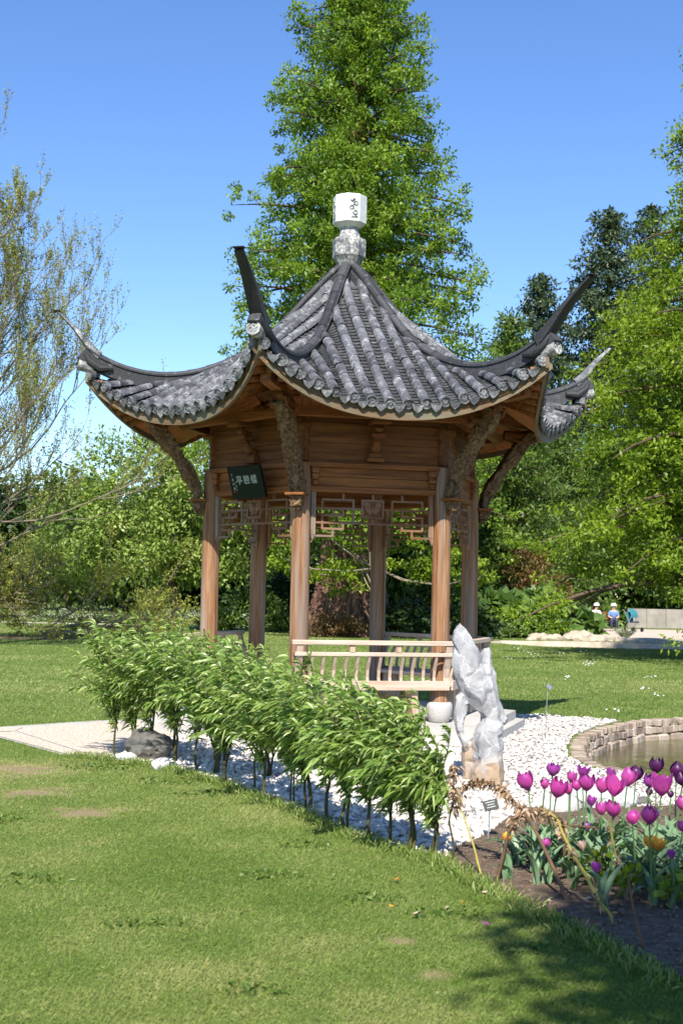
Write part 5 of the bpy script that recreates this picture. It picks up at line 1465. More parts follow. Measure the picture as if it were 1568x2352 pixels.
def conifer(name, base, H, prof, label, mt, bark, trunk_r, nb, seed, L, W, n, droop=.25, dens=1.0, crad=.55, group=None, zmin=1.5, flare=1.6, cat='tree', tip=True, cull=None, flat_=.5, zj=.16, ccull=None):
    """prof(z/H) -> branch reach; tiers of branches carrying flat sprays"""
    rs_ = np.random.default_rng(seed); root = empty(name, base); tag(root, label, cat, group)
    zz = np.linspace(-.1, H, 26); wob = np.cumsum(rs_.normal(0, .03, (26, 2)), 0); wob[:3] *= .2
    tp = np.c_[wob, zz]
    m_ = MB(); prf = []
    rad = [trunk_r * (flare if i == 0 else (1 + (flare - 1) * math.exp(-z / (trunk_r * 1.6)))) * (1 - .97 * max(0, z) / H) + .012 for i, z in enumerate(zz)]
    for i in range(26):
        k = 14; ring = []
        for q in range(k):
            an = 2 * PI * q / k; fl_ = 1 + .16 * math.sin(an * 5 + seed) * math.exp(-max(0, zz[i]) / 2.5) + .05 * math.sin(an * 9)
            ring.append((tp[i][0] + rad[i] * fl_ * math.cos(an), tp[i][1] + rad[i] * fl_ * math.sin(an), zz[i]))
        prf.append(ring)
    vs = [p for r_ in prf for p in r_]; fs = [(i * 14 + q, i * 14 + (q + 1) % 14, i * 14 + 14 + (q + 1) % 14, i * 14 + 14 + q) for i in range(25) for q in range(14)]
    m_.add(vs, fs); m_.build('trunk', bark, root, True)
    lines, C, Rr = [], [], []
    for b_ in range(nb):
        u = (b_ + rs_.random()) / nb; z = zmin + (H * .985 - zmin) * u ** .95
        reach = prof(z / H) * rs_.uniform(.62, 1.12)
        a = b_ * 2.39996 + rs_.uniform(-.4, .4); 
        rise = rs_.uniform(.05, .45) * (0.4 + z / H)
        K = 7; s_ = np.linspace(0, 1, K)
        pz = z + reach * (rise * s_ - droop * s_ ** 2)
        sway = rs_.normal(0, .10) * reach * s_ ** 2
        x = np.cos(a) * reach * s_ - np.sin(a) * sway; y = np.sin(a) * reach * s_ + np.cos(a) * sway
        tx = np.interp(z, zz, tp[:, 0]); ty = np.interp(z, zz, tp[:, 1])
        line = np.c_[x + tx, y + ty, np.maximum(pz, .25)]
        if cull is not None and cull(line[-1] + np.array(base)): continue
        lines.append((line, .02 + .018 * reach, .01, 4))
        nc_ = max(2, int(reach / crad * 1.7 * dens))
        for q in range(nc_):
            sq = .16 + .86 * (q + rs_.random()) / nc_; i0 = min(K - 2, int(min(.999, sq) * (K - 1))); fr = min(1, sq * (K - 1) - i0)
            c = line[i0] * (1 - fr) + line[i0 + 1] * fr
            side = rs_.normal(0, .26 * reach * (.35 + .4 * (1 - abs(sq - .55))))
            c = c + np.array([-np.sin(a) * side, np.cos(a) * side, rs_.normal(0, zj)])
            if ccull is not None and ccull(c + np.array(base)): continue
            C.append(c); Rr.append(crad * rs_.uniform(.55, 1.15) * (1.1 - .4 * sq))
    if tip:
        for q in range(10): C.append(np.array([tp[-1][0] + rs_.normal(0, .15), tp[-1][1] + rs_.normal(0, .15), H - q * .18])); Rr.append(.22)
    polytubes('limbs', lines, M['bark'], root)
    crown(root, C, Rr, n, L, W, mt, rs_, flat_)
    return root
def bushy(name, base, lumps, label, mt, bark, trunk, seed, ncl, n, L, W, crad, group=None, cat='tree', kind=None, flat_=.8, limbs=14):
    """trunk: list of points; lumps: ellipsoids (centre, radii) relative to the base"""
    rs_ = np.random.default_rng(seed); root = empty(name, base); tag(root, label, cat, group, kind)
    vol = np.array([r_[0] * r_[1] + r_[0] * r_[2] for c, r_ in lumps]); vol = vol / vol.sum()
    pick = rs_.choice(len(lumps), ncl, p=vol)
    cc = np.array([l_[0] for l_ in lumps])[pick]; rr_ = np.array([l_[1] for l_ in lumps])[pick]
    g = unit(rs_.normal(size=(ncl, 3))) * rs_.uniform(.55, 1.0, (ncl, 1)) ** .6
    C = cc + g * rr_
    C[:, 2] = np.maximum(C[:, 2], .15)
    Rr = crad * rs_.uniform(.6, 1.25, ncl)
    if trunk:
        tp, tr = trunk
        lines = [(np.array([p for p in tp]), tr, tr * .55, 10)]
        top = np.array(tp[-1])
        for q in range(limbs):
            e = C[rs_.integers(ncl)]; st = np.array(tp[max(1, len(tp) - 1 - int(rs_.integers(2)))])
            mid = (st + e) / 2 + np.array([0, 0, -.1 * np.linalg.norm(e - st)]) + rs_.normal(0, .15, 3)
            lines.append((np.array([st, st * .45 + mid * .55, mid * .7 + e * .3, e]), tr * .42, .02, 6))
        polytubes('trunk', lines[:1], bark, root); polytubes('limbs', lines[1:], bark, root)
    crown(root, C, Rr, n, L, W, mt, rs_, flat_)
    return root

# the tall dawn redwood behind the pavilion
def p_big(u):
    z = u * 31
    return float(np.interp(z, [0, 2, 5, 8, 12, 16, 19, 22, 25, 28, 31], [5.4, 6.0, 5.9, 5.6, 4.9, 4.1, 3.5, 2.7, 1.7, .9, .2]))
conifer('redwood_tree', (.35, 48.5, 0), 31, p_big, 'very tall conical fresh green redwood rising behind the pavilion roof', M['l_metas'], M['redbark'], 1.02, 310, 21, .155, .078, 72, droop=.26, dens=1.05, crad=.54, zmin=4.0, flare=1.75, flat_=.75, zj=.38)
small_shrub('low_branches', (.35, 45.6, 0), 3.4, 4.0, 10, .1, .05, M['l_metas'], 'x', 3) if False else None
bushy('young_beech', (1.3, 44.8, 0), [((-2.2, 0, 3.1), (1.9, 1.2, 1.0)), ((.6, 0, 3.4), (2.2, 1.2, 1.2)), ((2.3, .2, 2.4), (1.6, 1.1, .9)), ((-1.2, .3, 2.0), (1.3, .9, .5)), ((.2, 0, 4.6), (2.3, 1.2, .8))], 'fresh green low tree with spreading sprays in front of the redwood trunk', M['l_bright'], M['twig'], ([(0, 0, 0), (.05, 0, 1.2), (-.1, 0, 2.4)], .07), 31, 150, 55, .15, .075, .42, flat_=.4)
# right hand tree, near, trunk beyond the frame
def p_right(u):
    z = u * 19
    return float(np.interp(z, [0, 1, 3, 5, 8, 10, 13, 15, 19], [5.4, 5.6, 5.4, 5.0, 3.8, 2.7, 1.7, 1.3, .2]))
conifer('larch_tree', (9.9, 33.5, 0), 19.5, p_right, 'large yellow-green conifer with drooping sprays filling the right edge', M['l_bright'], M['bark'], .42, 330, 22, .125, .060, 54, droop=.36, dens=1.5, crad=.52, zmin=1.5, flare=1.4, flat_=.6, zj=.22, cull=lambda p: p[2] < 2.1 and .170 < p[0] / p[1] < .240, ccull=lambda p: p[2] < 2.05 and .168 < p[0] / p[1] < .236)
# darker conifers behind on the right
def p_pine(u): return float(np.interp(u, [0, .2, .5, .75, .9, 1], [3.0, 3.6, 3.3, 2.7, 1.6, .4]))
conifer('pine_tree', (15.3, 77, 0), 24.2, p_pine, 'dark blue-green tall conifer behind the larch, the higher of two', M['l_pine'], M['bark'], .4, 150, 23, .30, .13, 42, droop=.05, dens=1.2, crad=.9, zmin=3)
conifer('pine_tree', (11.2, 75, 0), 19.8, lambda u: p_pine(u) * .82, 'dark blue-green conifer right of the roof tip, the lower of two', M['l_pine'], M['bark'], .35, 120, 24, .28, .12, 42, droop=.05, dens=1.2, crad=.8, zmin=3)
conifer('pine_tree', (18.6, 80, 0), 25.5, p_pine, 'dark conifer half hidden at the right edge behind the larch', M['l_pine'], M['bark'], .4, 120, 25, .30, .13, 42, droop=.05, dens=1.2, crad=.9, zmin=3)
conifer('redwood_tree', (7.0, 57, 0), 13.6, lambda u: float(np.interp(u, [0, .4, .8, 1], [3.0, 2.8, 1.5, .3])), 'mid-sized light green conifer between the pavilion and the larch', M['l_mid'], M['bark'], .3, 150, 26, .20, .09, 44, droop=.25, dens=1.3, crad=.65, zmin=1.0)
conifer('redwood_tree', (10.6, 68, 0), 11.4, lambda u: float(np.interp(u, [0, .4, .8, 1], [3.2, 3.0, 1.7, .3])), 'shorter leafy conifer behind the stream on the right', M['l_mid'], M['bark'], .3, 130, 27, .2, .09, 44, droop=.2, dens=1.2, crad=.7, zmin=.8)
# round tree on the left
bushy('whitebeam_tree', (-6.1, 50, 0), [((-1.6, 0, 5.6), (2.3, 2, 2.0)), ((-3.6, 0, 3.9), (1.7, 1.8, 1.5)), ((.9, .2, 5.1), (2.4, 2, 2.0)), ((-1.0, -.4, 3.4), (2.6, 1.8, 1.3)), ((2.4, .3, 3.6), (1.5, 1.5, 1.6)), ((-4.3, -.2, 2.6), (1.3, 1.5, .9)), ((.6, 0, 3.0), (2.0, 1.4, 1.2)), ((-.4, 0, 6.6), (1.5, 1.4, .9))],
      'round silvery green tree with a forked trunk left of the pavilion', M['l_round'], M['bark'], ([(0, 0, -.05), (.02, 0, .7), (-.12, 0, 1.4), (-.38, 0, 2.3), (-.6, 0, 3.1)], .25), 41, 300, 95, .19, .085, .62, limbs=18)
# background trees
BT = [((-13.5, 66, 0), [((0, 0, 4.2), (4.4, 2, 3.0)), ((3, 0, 3), (3, 2, 2.6))], 'l_mid', 'tree with mid green crown left behind the whitebeam, partly behind bare twigs', 51),
      ((-19.5, 64, 0), [((0, 0, 4.4), (4.2, 2, 3.4)), ((-3, 0, 2.6), (3, 2, 2.3))], 'l_dark', 'dark tree at the left edge far behind the lawn', 52),
      ((-4.8, 68, 0), [((0, 0, 4.8), (3.8, 2, 3.6)), ((1.6, 0, 2.4), (3.4, 2, 2.3))], 'l_dark', 'dark tree seen between the left pavilion columns', 53),
      ((.5, 70, 0), [((0, 0, 5.2), (4.2, 2, 4.2)), ((0, 0, 2.4), (4.4, 2, 2.4))], 'l_dark', 'dark tree directly behind the redwood trunk', 54),
      ((5.6, 69, 0), [((0, 0, 5.2), (3.6, 2, 4.6)), ((0, 0, 2.4), (4, 2, 2.4))], 'l_mid', 'green tree behind the right pavilion columns', 55),
      ((12.5, 72, 0), [((0, 0, 5.4), (4.2, 2, 5.2)), ((1, 0, 2.4), (4.6, 2, 2.4))], 'l_mid', 'broad green tree behind the seated visitors', 56),
      ((19.5, 74, 0), [((0, 0, 6.4), (4.8, 2, 6.2)), ((0, 0, 2.6), (4.8, 2, 2.6))], 'l_dark', 'dark broad tree at the right edge beyond the gravel', 57),
      ((-9.2, 72, 0), [((0, 0, 4.0), (3.8, 2, 3.4)), ((0, 0, 2), (4, 2, 2))], 'l_dark', 'dark tree filling the gap behind the whitebeam trunk', 58)]
for b_, l_, mt, lb, sd in BT: bushy('broadleaf_tree', b_, l_, lb, M[mt], M['bark'], ([(0, 0, 0), (0, 0, 1.2), (.1, 0, 2.6)], .3), sd, 190, 60, .36, .19, 1.0, 'trees beyond the lawn')
# woodland closing the view, one mass
rs_ = np.random.default_rng(5); C = []
for q in range(1300):
    x = rs_.uniform(-75, 75); C.append((x, rs_.uniform(86, 96), abs(rs_.normal(0, 1)) * 2.0 + rs_.uniform(0, 5.2)))
C = np.array(C); C[:, 2] = np.minimum(C[:, 2], 7 + 1.8 * np.sin(C[:, 0] * .31) + 1.2 * np.sin(C[:, 0] * .83))
wd = crown(None, C, np.full(len(C), 1.9), 46, .8, .45, M['l_dark'], rs_, .9, name='woodland'); tag(wd, 'dark wood closing the view far behind the garden', kind='stuff')

# leafless-looking tree on the left with fine upward twigs, trunk outside the frame
def twiggy(name, base, limbs_, label, seed, levels=3, Lf=(.05, .028), nleaf=3, mt='l_bud', up=.22, ratio=.52, kids=(7, 6, 5), r_first=.11, group=None, cat='tree', trunk=None, lsp=.07):
    rs2 = np.random.default_rng(seed); root = empty(name, base); tag(root, label, cat, group)
    lines, tips = [], []
    def grow(p, d, L, r_, lev):
        K = 7; pts_ = [p]; d = d / np.linalg.norm(d)
        for i in range(K):
            d = d + rs2.normal(0, .10, 3) + np.array([0, 0, up * (.4 + .25 * lev) * .5]); d = d / np.linalg.norm(d)
            q = pts_[-1] + d * L / K; q[2] = max(q[2], .12); pts_.append(q)
        pts_ = np.array(pts_); lines.append((pts_, r_, r_ * .3, 6 if lev == 0 else (4 if lev == 1 else 3)))
        if lev < levels:
            for k in range(kids[lev]):
                u = rs2.uniform(.22, 1.0); i0 = min(K - 1, int(u * K)); pp = pts_[i0] + (pts_[i0 + 1] - pts_[i0]) * (u * K - i0)
                dd = (pts_[i0 + 1] - pts_[i0]); dd = dd / np.linalg.norm(dd) + rs2.normal(0, .55, 3) + np.array([0, 0, up])
                grow(pp, dd, L * ratio * rs2.uniform(.7, 1.2), r_ * .45, lev + 1)
        if lev >= levels - 1:
            for i in range(1, K + 1):
                for q in range(nleaf): tips.append(pts_[i] + rs2.normal(0, lsp, 3) * .5)
    for (p, d, L) in limbs_: grow(np.array(p, float), np.array(d, float), L, r_first, 0)
    if trunk: polytubes('trunk', [trunk], M['twig'], root)
    polytubes('branches', lines, M['twig'], root)
    T = np.array(tips); n = len(T)
    o = leaves('leaves', T, rs2.normal(size=(n, 3)) + np.array([0, 0, .5]), rs2.uniform(.6, 1.3, n) * Lf[0], rs2.uniform(.6, 1.3, n) * Lf[1], M[mt], root); o['kind'] = 'stuff'
    return root
lb_ = []
rs3 = random.Random(8)
for i in range(34):
    z = 1.8 + i * .25; rc = float(np.interp(z, [1.8, 4, 6, 8, 10.5], [3.6, 4.2, 3.9, 3.2, 1.6])); a = rs3.uniform(-1.0, 1.0) if i % 4 else rs3.uniform(1.2, 5.0)
    lb_.append(((0, 0, z), (math.cos(a), math.sin(a), .45 + .05 * i * .5 + rs3.uniform(-.15, .2)), rc * rs3.uniform(.75, 1.1)))
lb_ += [((.05, 0, 9.6), (.1, .1, 1.2), 3.6), ((0, 0, 9.2), (-.2, -.2, 1.1), 3.4), ((0, 0, 3.9), (1, .1, .35), 5.2), ((0, 0, 3.0), (1, -.1, .30), 5.0)]
twiggy('budding_tree', (-9.7, 33, 0), lb_, 'sparse tree with fine upright twigs just coming into leaf at the left edge', 61, 3, (.060, .036), 1, up=.34, ratio=.46, kids=(8, 5, 4), r_first=.034, trunk=([(0, 0, -.1), (.05, 0, 4), (.1, 0, 8), (.05, 0, 10.5)], .26, .06, 10), lsp=.05)
lb2 = []
for i in range(12):
    a = rs3.uniform(-.9, .9) if i % 3 else rs3.uniform(2.2, 4.0)
    lb2.append(((rs3.uniform(-.2, .2), rs3.uniform(-.2, .2), rs3.uniform(.2, 1.6)), (math.cos(a), math.sin(a) * .6, rs3.uniform(-.02, .55)), rs3.uniform(1.9, 3.2)))
twiggy('sprawling_tree', (-11.5, 41, 0), lb2, 'low sprawling tree with twigs trailing on the grass at the left edge', 62, 3, (.085, .048), 1, up=.12, ratio=.52, kids=(7, 4, 4), r_first=.04, trunk=([(0, 0, -.1), (.02, 0, .8), (0, 0, 1.9)], .16, .09, 8))
twiggy('sprawling_tree', (-8.9, 40, 0), [((0, 0, .15), (1, .2, .12), 3.6), ((0, 0, .2), (1, -.3, .10), 3.2), ((0, 0, .2), (.8, .5, .25), 3.0), ((0, 0, .2), (-.8, .2, .3), 2.4), ((0, 0, .3), (.9, .1, .3), 2.6)], 'trailing budding branches lying on the lawn edge left of the whitebeam', 63, 3, (.085, .048), 2, up=.03, ratio=.55, kids=(7, 5, 4), r_first=.035)
o = link('soil_patch', flat('soil_patch', jag([(-14, 39.2), (-9.5, 39.0), (-6.6, 39.8), (-5.8, 41), (-8, 42), (-14, 43)], .4, .25), [], .008, M['soil'])); tag(o, kind='structure')
# tree behind the camera on the right, whose crown shades the near lawn
bushy('shade_tree', (4.6, -4.2, 0), [((-3.2, 3.5, 6.8), (1.3, 1.1, .7)), ((-1.8, 2.9, 7.2), (1.8, 1.6, 1.0)), ((-1.2, 4.0, 6.6), (1.5, 1.0, .7)), ((-2.6, 4.2, 6.7), (1.0, .7, .5)), ((.6, 3.0, 6.9), (1.6, 1.2, 1.0))], 'broad tree standing behind the viewer on the right and shading the near lawn', M['l_mid'], M['bark'], ([(0, 0, 0), (-.1, .1, 2.4), (-.4, .5, 5.2)], .26), 71, 420, 70, .15, .085, .5)

# ------------------------------------------------------------------ shrubs and far banks
SH = [('laurel_bush', (-3.15, 50.5, 0), [((0, 0, .8), (1.1, .8, .8)), ((1.2, 0, .6), (.8, .7, .6))], 'l_mid', 'glossy green bush left of the redwood trunk', .16, .07, 60, .32),
      ('variegated_bush', (-4.7, 51.5, 0), [((0, 0, .35), (.8, .6, .42))], 'l_round', 'low pale variegated bush beside the back left column', .16, .09, 36, .25),
      ('leafy_bush', (2.9, 47.5, 0), [((0, 0, .6), (1.6, .8, .65)), ((1.6, 0, .5), (1.2, .7, .5))], 'l_dark', 'dark broad-leaved bush between the back columns', .24, .15, 70, .34),
      ('leafy_bush', (-.1, 46.3, 0), [((0, 0, .35), (.9, .5, .45))], 'l_red', 'low russet bush at the foot of the redwood', .12, .05, 40, .3),
      ('rhubarb_plant', (6.9, 50.4, 0), [((0, 0, .9), (1.5, .8, .8)), ((1.6, 0, .6), (1.1, .7, .5)), ((-1.1, 0, .8), (.8, .7, .7))], 'l_gunnera', 'large-leaved green plant on the far bank right of the pavilion', .55, .42, 40, .35),
      ('ivy_mound', (6.1, 50.0, 0), [((0, -.6, .12), (1.6, .6, .22))], 'l_mid', 'low ivy mound on the bank of the stream', .11, .08, 60, .22),
      ('yew_bush', (7.9, 57, 0), [((0, 0, 1.9), (1.7, 1, 1.8))], 'l_round', 'feathery pale green bush right of the pavilion', .2, .07, 90, .5),
      ('russet_bush', (8.2, 54.5, 0), [((0, 0, 1.6), (1.2, 1, 1.5)), ((-.6, 0, 2.8), (.9, .8, .9))], 'l_red', 'olive and russet bush behind the rocky bank', .16, .07, 70, .42),
      ('leafy_bush', (-1.9, 52.5, 0), [((0, 0, 1.1), (1.6, .8, 1.1))], 'l_dark', 'dark bush close behind the redwood on its left', .24, .14, 50, .4),
      ('leafy_bush', (4.6, 53, 0), [((0, 0, 1.2), (1.8, .8, 1.2))], 'l_mid', 'green bush behind the back right column', .2, .12, 60, .4)]
for i, (nm, b_, l_, mt, lb, L, W, ncl, cr) in enumerate(SH): bushy(nm, b_, l_, lb, M[mt], M['bark'], None, 300 + i, ncl, 40, L, W, cr, cat='shrub')
def grass_clump(name, base, n, h, sp_, W, mt, label, seed):
    r_ = np.random.default_rng(seed); a = r_.uniform(0, 2 * PI, n); P = np.c_[np.cos(a), np.sin(a), np.zeros(n)] * r_.random(n)[:, None] * sp_ * .35
    D = np.c_[np.cos(a) * sp_, np.sin(a) * sp_, np.full(n, h)] * r_.uniform(.5, 1, (n, 1)) + r_.normal(0, .08, (n, 3))
    root = empty(name, base); tag(root, label, 'plant')
    leaves('blades', P, D, np.linalg.norm(D, axis=1), np.full(n, W), M[mt], root, curl=.9)['kind'] = 'stuff'
grass_clump('ornamental_grass', (5.55, 50.5, 0), 500, 1.15, .62, .018, 'l_silver', 'silvery ornamental grass clump on the bank right of the pavilion', 1)
grass_clump('iris_clump', (-6.2, 39.5, 0), 260, .55, .5, .035, 'l_dark', 'dark sword-leaved clump on the lawn left of the pavilion bench', 2)
grass_clump('iris_clump', (-5.2, 39.2, 0), 260, .5, .6, .035, 'l_dark', 'dark leafy clump just behind the left pavilion bench', 4)
grass_clump('ornamental_grass', (11.0, 51.3, 0), 260, .7, .4, .018, 'l_silver', 'small grey grass tuft among the shore rocks', 3)
r9 = random.Random(4)
for i, (x, y, s_) in enumerate([(7.5, 47.3, .42), (8.3, 47.2, .5), (9.1, 47.0, .42), (9.9, 46.9, .3), (7.2, 48.2, .4), (8.7, 48.3, .55), (10.6, 46.9, .22), (6.8, 47.2, .25), (11.3, 46.8, .2)]):
    rock('shore_rock', [((0, 0, s_ * .25), (s_, s_ * .6, s_ * .5)), ((s_ * .4, 0, s_ * .15), (s_ * .6, s_ * .5, s_ * .35))], M['farrock'],
         ['brown rock at the left of the stream bank', 'large tan rock on the far bank', 'tan boulder at the water edge below the big plant', 'flat rock at the water edge right of the boulders', 'tan rock behind the leftmost shore rock', 'largest flat slab set back from the stream', 'low rock at the edge of the far gravel', 'smallest rock at the left end of the bank', 'low rock at the right end of the bank'][i], 'rock', (x, y, -.05), .05, 2.5, voxel=.06, seed=i, facet=2, rz=r9.uniform(-.5, .5))
# pale clipped hedge rows left behind the path
o = bushy('low_hedge', (-7.5, 60.5, 0), [((-6 + 1.2 * i, .12 * i, .22), (.9, .35, .30)) for i in range(8)], 'low buff-coloured bedding strip behind the far path', M['l_silver'], M['bark'], None, 333, 120, 40, .12, .06, .3, cat='hedge')
M['walldull'] = pos_noise_mat('dull_wall', [(.3, (.20, .18, .15)), (.7, (.34, .31, .27))], 1.5)
# far garden wall behind the seated people
fw = empty('garden_wall', (21, 69.5, 0)); tag(fw, 'pale boarded wall behind the far gravel on the right', 'wall')
for i in range(12):
    m_ = MB(); m_.box((-5.5 + i, 0, .5), (.985, .12, 1.0), b=.01); m_.build('panel', M['walldull'], fw)

# ------------------------------------------------------------------ bench with two seated visitors and a pushchair
def fbench(x, y, label):
    root = empty('park_bench', (x, y, 0)); tag(root, label, 'bench', 'benches on the far gravel')
    for k in range(4): 
        m_ = MB(); m_.box((0, -.18 + .12 * k, .44), (1.7, .10, .035)); m_.build('seat_slat', M['darkwood'], root)
    for k in range(3):
        m_ = MB(); m_.box((0, .26, .58 + .13 * k), (1.7, .03, .10)); m_.build('back_slat', M['darkwood'], root)
    for sx in (-.75, .75):
        for sy in (-.16, .22):
            m_ = MB(); m_.box((sx, sy, .21), (.06, .06, .42)); m_.build('leg', M['darkwood'], root)
fbench(12.15, 62.2, 'brown garden bench with two seated visitors beyond the stream')
fbench(17.6, 63.4, 'empty brown bench half hidden by hanging sprays at the right edge')
def skinned(verts, edges, rad, name, mt, parent):
    me = bpy.data.meshes.new(name); me.from_pydata(verts, edges, [])
    o = bpy.data.objects.new(name, me); col.objects.link(o)
    o.modifiers.new('s', 'SKIN'); s2 = o.modifiers.new('v', 'SUBSURF'); s2.levels = 1
    for i, r_ in enumerate(rad):
        d = me.skin_vertices[0].data[i]; d.radius = r_ if hasattr(r_, '__len__') else (r_, r_); d.use_root = (i == 0)
    bpy.context.view_layer.update()
    m2 = bpy.data.meshes.new_from_object(o.evaluated_get(bpy.context.evaluated_depsgraph_get()))
    bpy.data.objects.remove(o); m2.materials.clear(); m2.materials.append(mt); m2.polygons.foreach_set('use_smooth', [True] * len(m2.polygons))
    return link(name, m2, parent)
def person(x, y, z, top, legs, hat, label, lean=0.0, turn=0.0):
    root = empty('person', (x, y, z), turn); tag(root, label, 'person')
    # whole body: pelvis, spine, neck, head, arms resting on the lap, thighs forward, shins down
    V = [(0, 0, .10), (0, -.02 - lean * .3, .30), (0, -.04 - lean, .48), (0, -.05 - lean, .58), (0, -.07 - lean, .66), (0, -.08 - lean, .76),
         (.17, -.04 - lean, .50), (.23, -.12 - lean, .28), (.10, -.32, .20), (-.17, -.04 - lean, .50), (-.23, -.12 - lean, .28), (-.08, -.32, .20),
         (.10, -.04, .08), (.12, -.42, .09), (.12, -.46, -.34), (.12, -.58, -.40), (-.10, -.04, .08), (-.12, -.42, .09), (-.13, -.46, -.34), (-.13, -.58, -.40)]
    E_ = [(0, 1), (1, 2), (2, 3), (3, 4), (4, 5), (2, 6), (6, 7), (7, 8), (2, 9), (9, 10), (10, 11), (0, 12), (12, 13), (13, 14), (14, 15), (0, 16), (16, 17), (17, 18), (18, 19)]
    Rd = [.15, .14, .13, .055, .085, .09, .065, .048, .038, .065, .048, .038, .095, .068, .045, .035, .095, .068, .045, .035]
    skinned(V, E_, Rd, 'body', M['skin'], root)
    skinned([V[0], V[1], V[2], V[6], V[7], V[9], V[10]], [(0, 1), (1, 2), (2, 3), (3, 4), (2, 5), (5, 6)], [.17, .165, .145, .08, .062, .08, .062], 'shirt', top, root)
    skinned([V[0], V[12], V[13], V[14], V[16], V[17], V[18]], [(0, 1), (1, 2), (2, 3), (0, 4), (4, 5), (5, 6)], [.155, .11, .082, .062, .11, .082, .062], 'trousers', legs, root)
    for sx in (.12, -.13):
        m_ = MB(); m_.box((sx, -.54, -.41), (.09, .25, .08), b=.02); m_.build('shoe', M['rubber'], root)
    hy = -.08 - lean
    m_ = MB(); m_.lathe([(.10, .72), (.112, .76), (.105, .83), (.06, .875), (.001, .885)], 14, Matrix.Translation((0, hy + .012, 0))); m_.build('hair', M['bark'], root, True)
    if hat is not None:
        m_ = MB(); m_.lathe([(.155, .775), (.15, .785), (.125, .795), (.12, .86), (.08, .90), (.001, .905)], 18, Matrix.Translation((0, hy, 0))); m_.build('sun_hat', hat, root, True)
    for sx in (-.035, .035):
        m_ = MB(); m_.lathe([(.001, -.008), (.011, 0), (.001, .008)], 6, Matrix.Translation((sx, hy - .088, .735))); m_.build('eye', M['black'], root)
    m_ = MB(); m_.box((0, hy - .10, .705), (.022, .03, .035)); m_.build('nose', M['skin'], root)
    m_ = MB(); m_.box((0, hy - .092, .672), (.045, .012, .010)); m_.build('mouth', M['redink'], root)
person(11.85, 62.15, .40, M['cloth'], M['denim'], M['white'], 'seated person in white top, dark trousers and white sun hat, leaning forward', .16, .35)
person(12.75, 62.1, .40, M['blue'], M['denim'], M['white'], 'seated person in blue top and white hat beside the pushchair', .06, -.1)
m_ = MB(); m_.box((0, 0, .18), (.34, .22, .36), b=.05); o = m_.build('shoulder_bag', M['pink']); o.location = (11.42, 62.1, .46); tag(o, 'pink patterned bag on the left end of the occupied bench', 'bag')
pc_ = empty('pushchair', (13.55, 61.5, 0), .5); tag(pc_, 'dark blue pushchair parked at the right of the bench', 'pushchair')
for sx in (-.24, .24):
    for sy in (-.32, .30):
        m_ = MB(); m_.lathe([(.08, -.02), (.105, -.015), (.105, .015), (.08, .02)], 16, Matrix.Translation((sx, sy, .105)) @ Matrix.Rotation(PI / 2, 4, 'Y')); m_.build('wheel', M['rubber'], pc_)
    m_ = MB(); m_.tube([(sx, -.32, .12), (sx, .05, .5), (sx, .35, .95), (sx, .45, 1.02)], .014, 6); m_.build('frame_tube', M['steel'], pc_)
    m_ = MB(); m_.tube([(sx, .30, .12), (sx, -.05, .55), (sx, -.12, .7)], .014, 6); m_.build('frame_tube', M['steel'], pc_)
m_ = MB(); m_.box((0, 0, .45), (.40, .42, .06), b=.02); m_.build('seat', M['denim'], pc_)
m_ = MB(); m_.box((0, .24, .68), (.40, .06, .48), M=Matrix.Translation((0, 0, 0)), b=.02); m_.build('backrest', M['teal'], pc_)
m_ = MB()
vs = []; fs = []
for i in range(7):
    a = R(10 + 95 * i / 6)
    for j in range(5): vs.append((-.21 + .105 * j, .26 - .34 * math.sin(a), .72 + .32 * math.cos(a) + .02 * math.sin(PI * j / 4)))
for i in range(6):
    for j in range(4): fs.append((i * 5 + j, i * 5 + j + 1, i * 5 + j + 6, i * 5 + j + 5))
m_.add(vs, fs); m_.build('hood', M['teal'], pc_, True)
m_ = MB(); m_.tube([(-.24, .45, 1.02), (.24, .45, 1.02)], .016, 6); m_.build('handle', M['rubber'], pc_)
m_ = MB(); m_.tube([(0, 0, -.1), (0, 0, 2.0)], .03, 6); o = m_.build('marker_post', M['signgreen']); o.location = (-9.0, 62, 0); tag(o, 'slim green post behind the far path left of the whitebeam trunk', 'post')

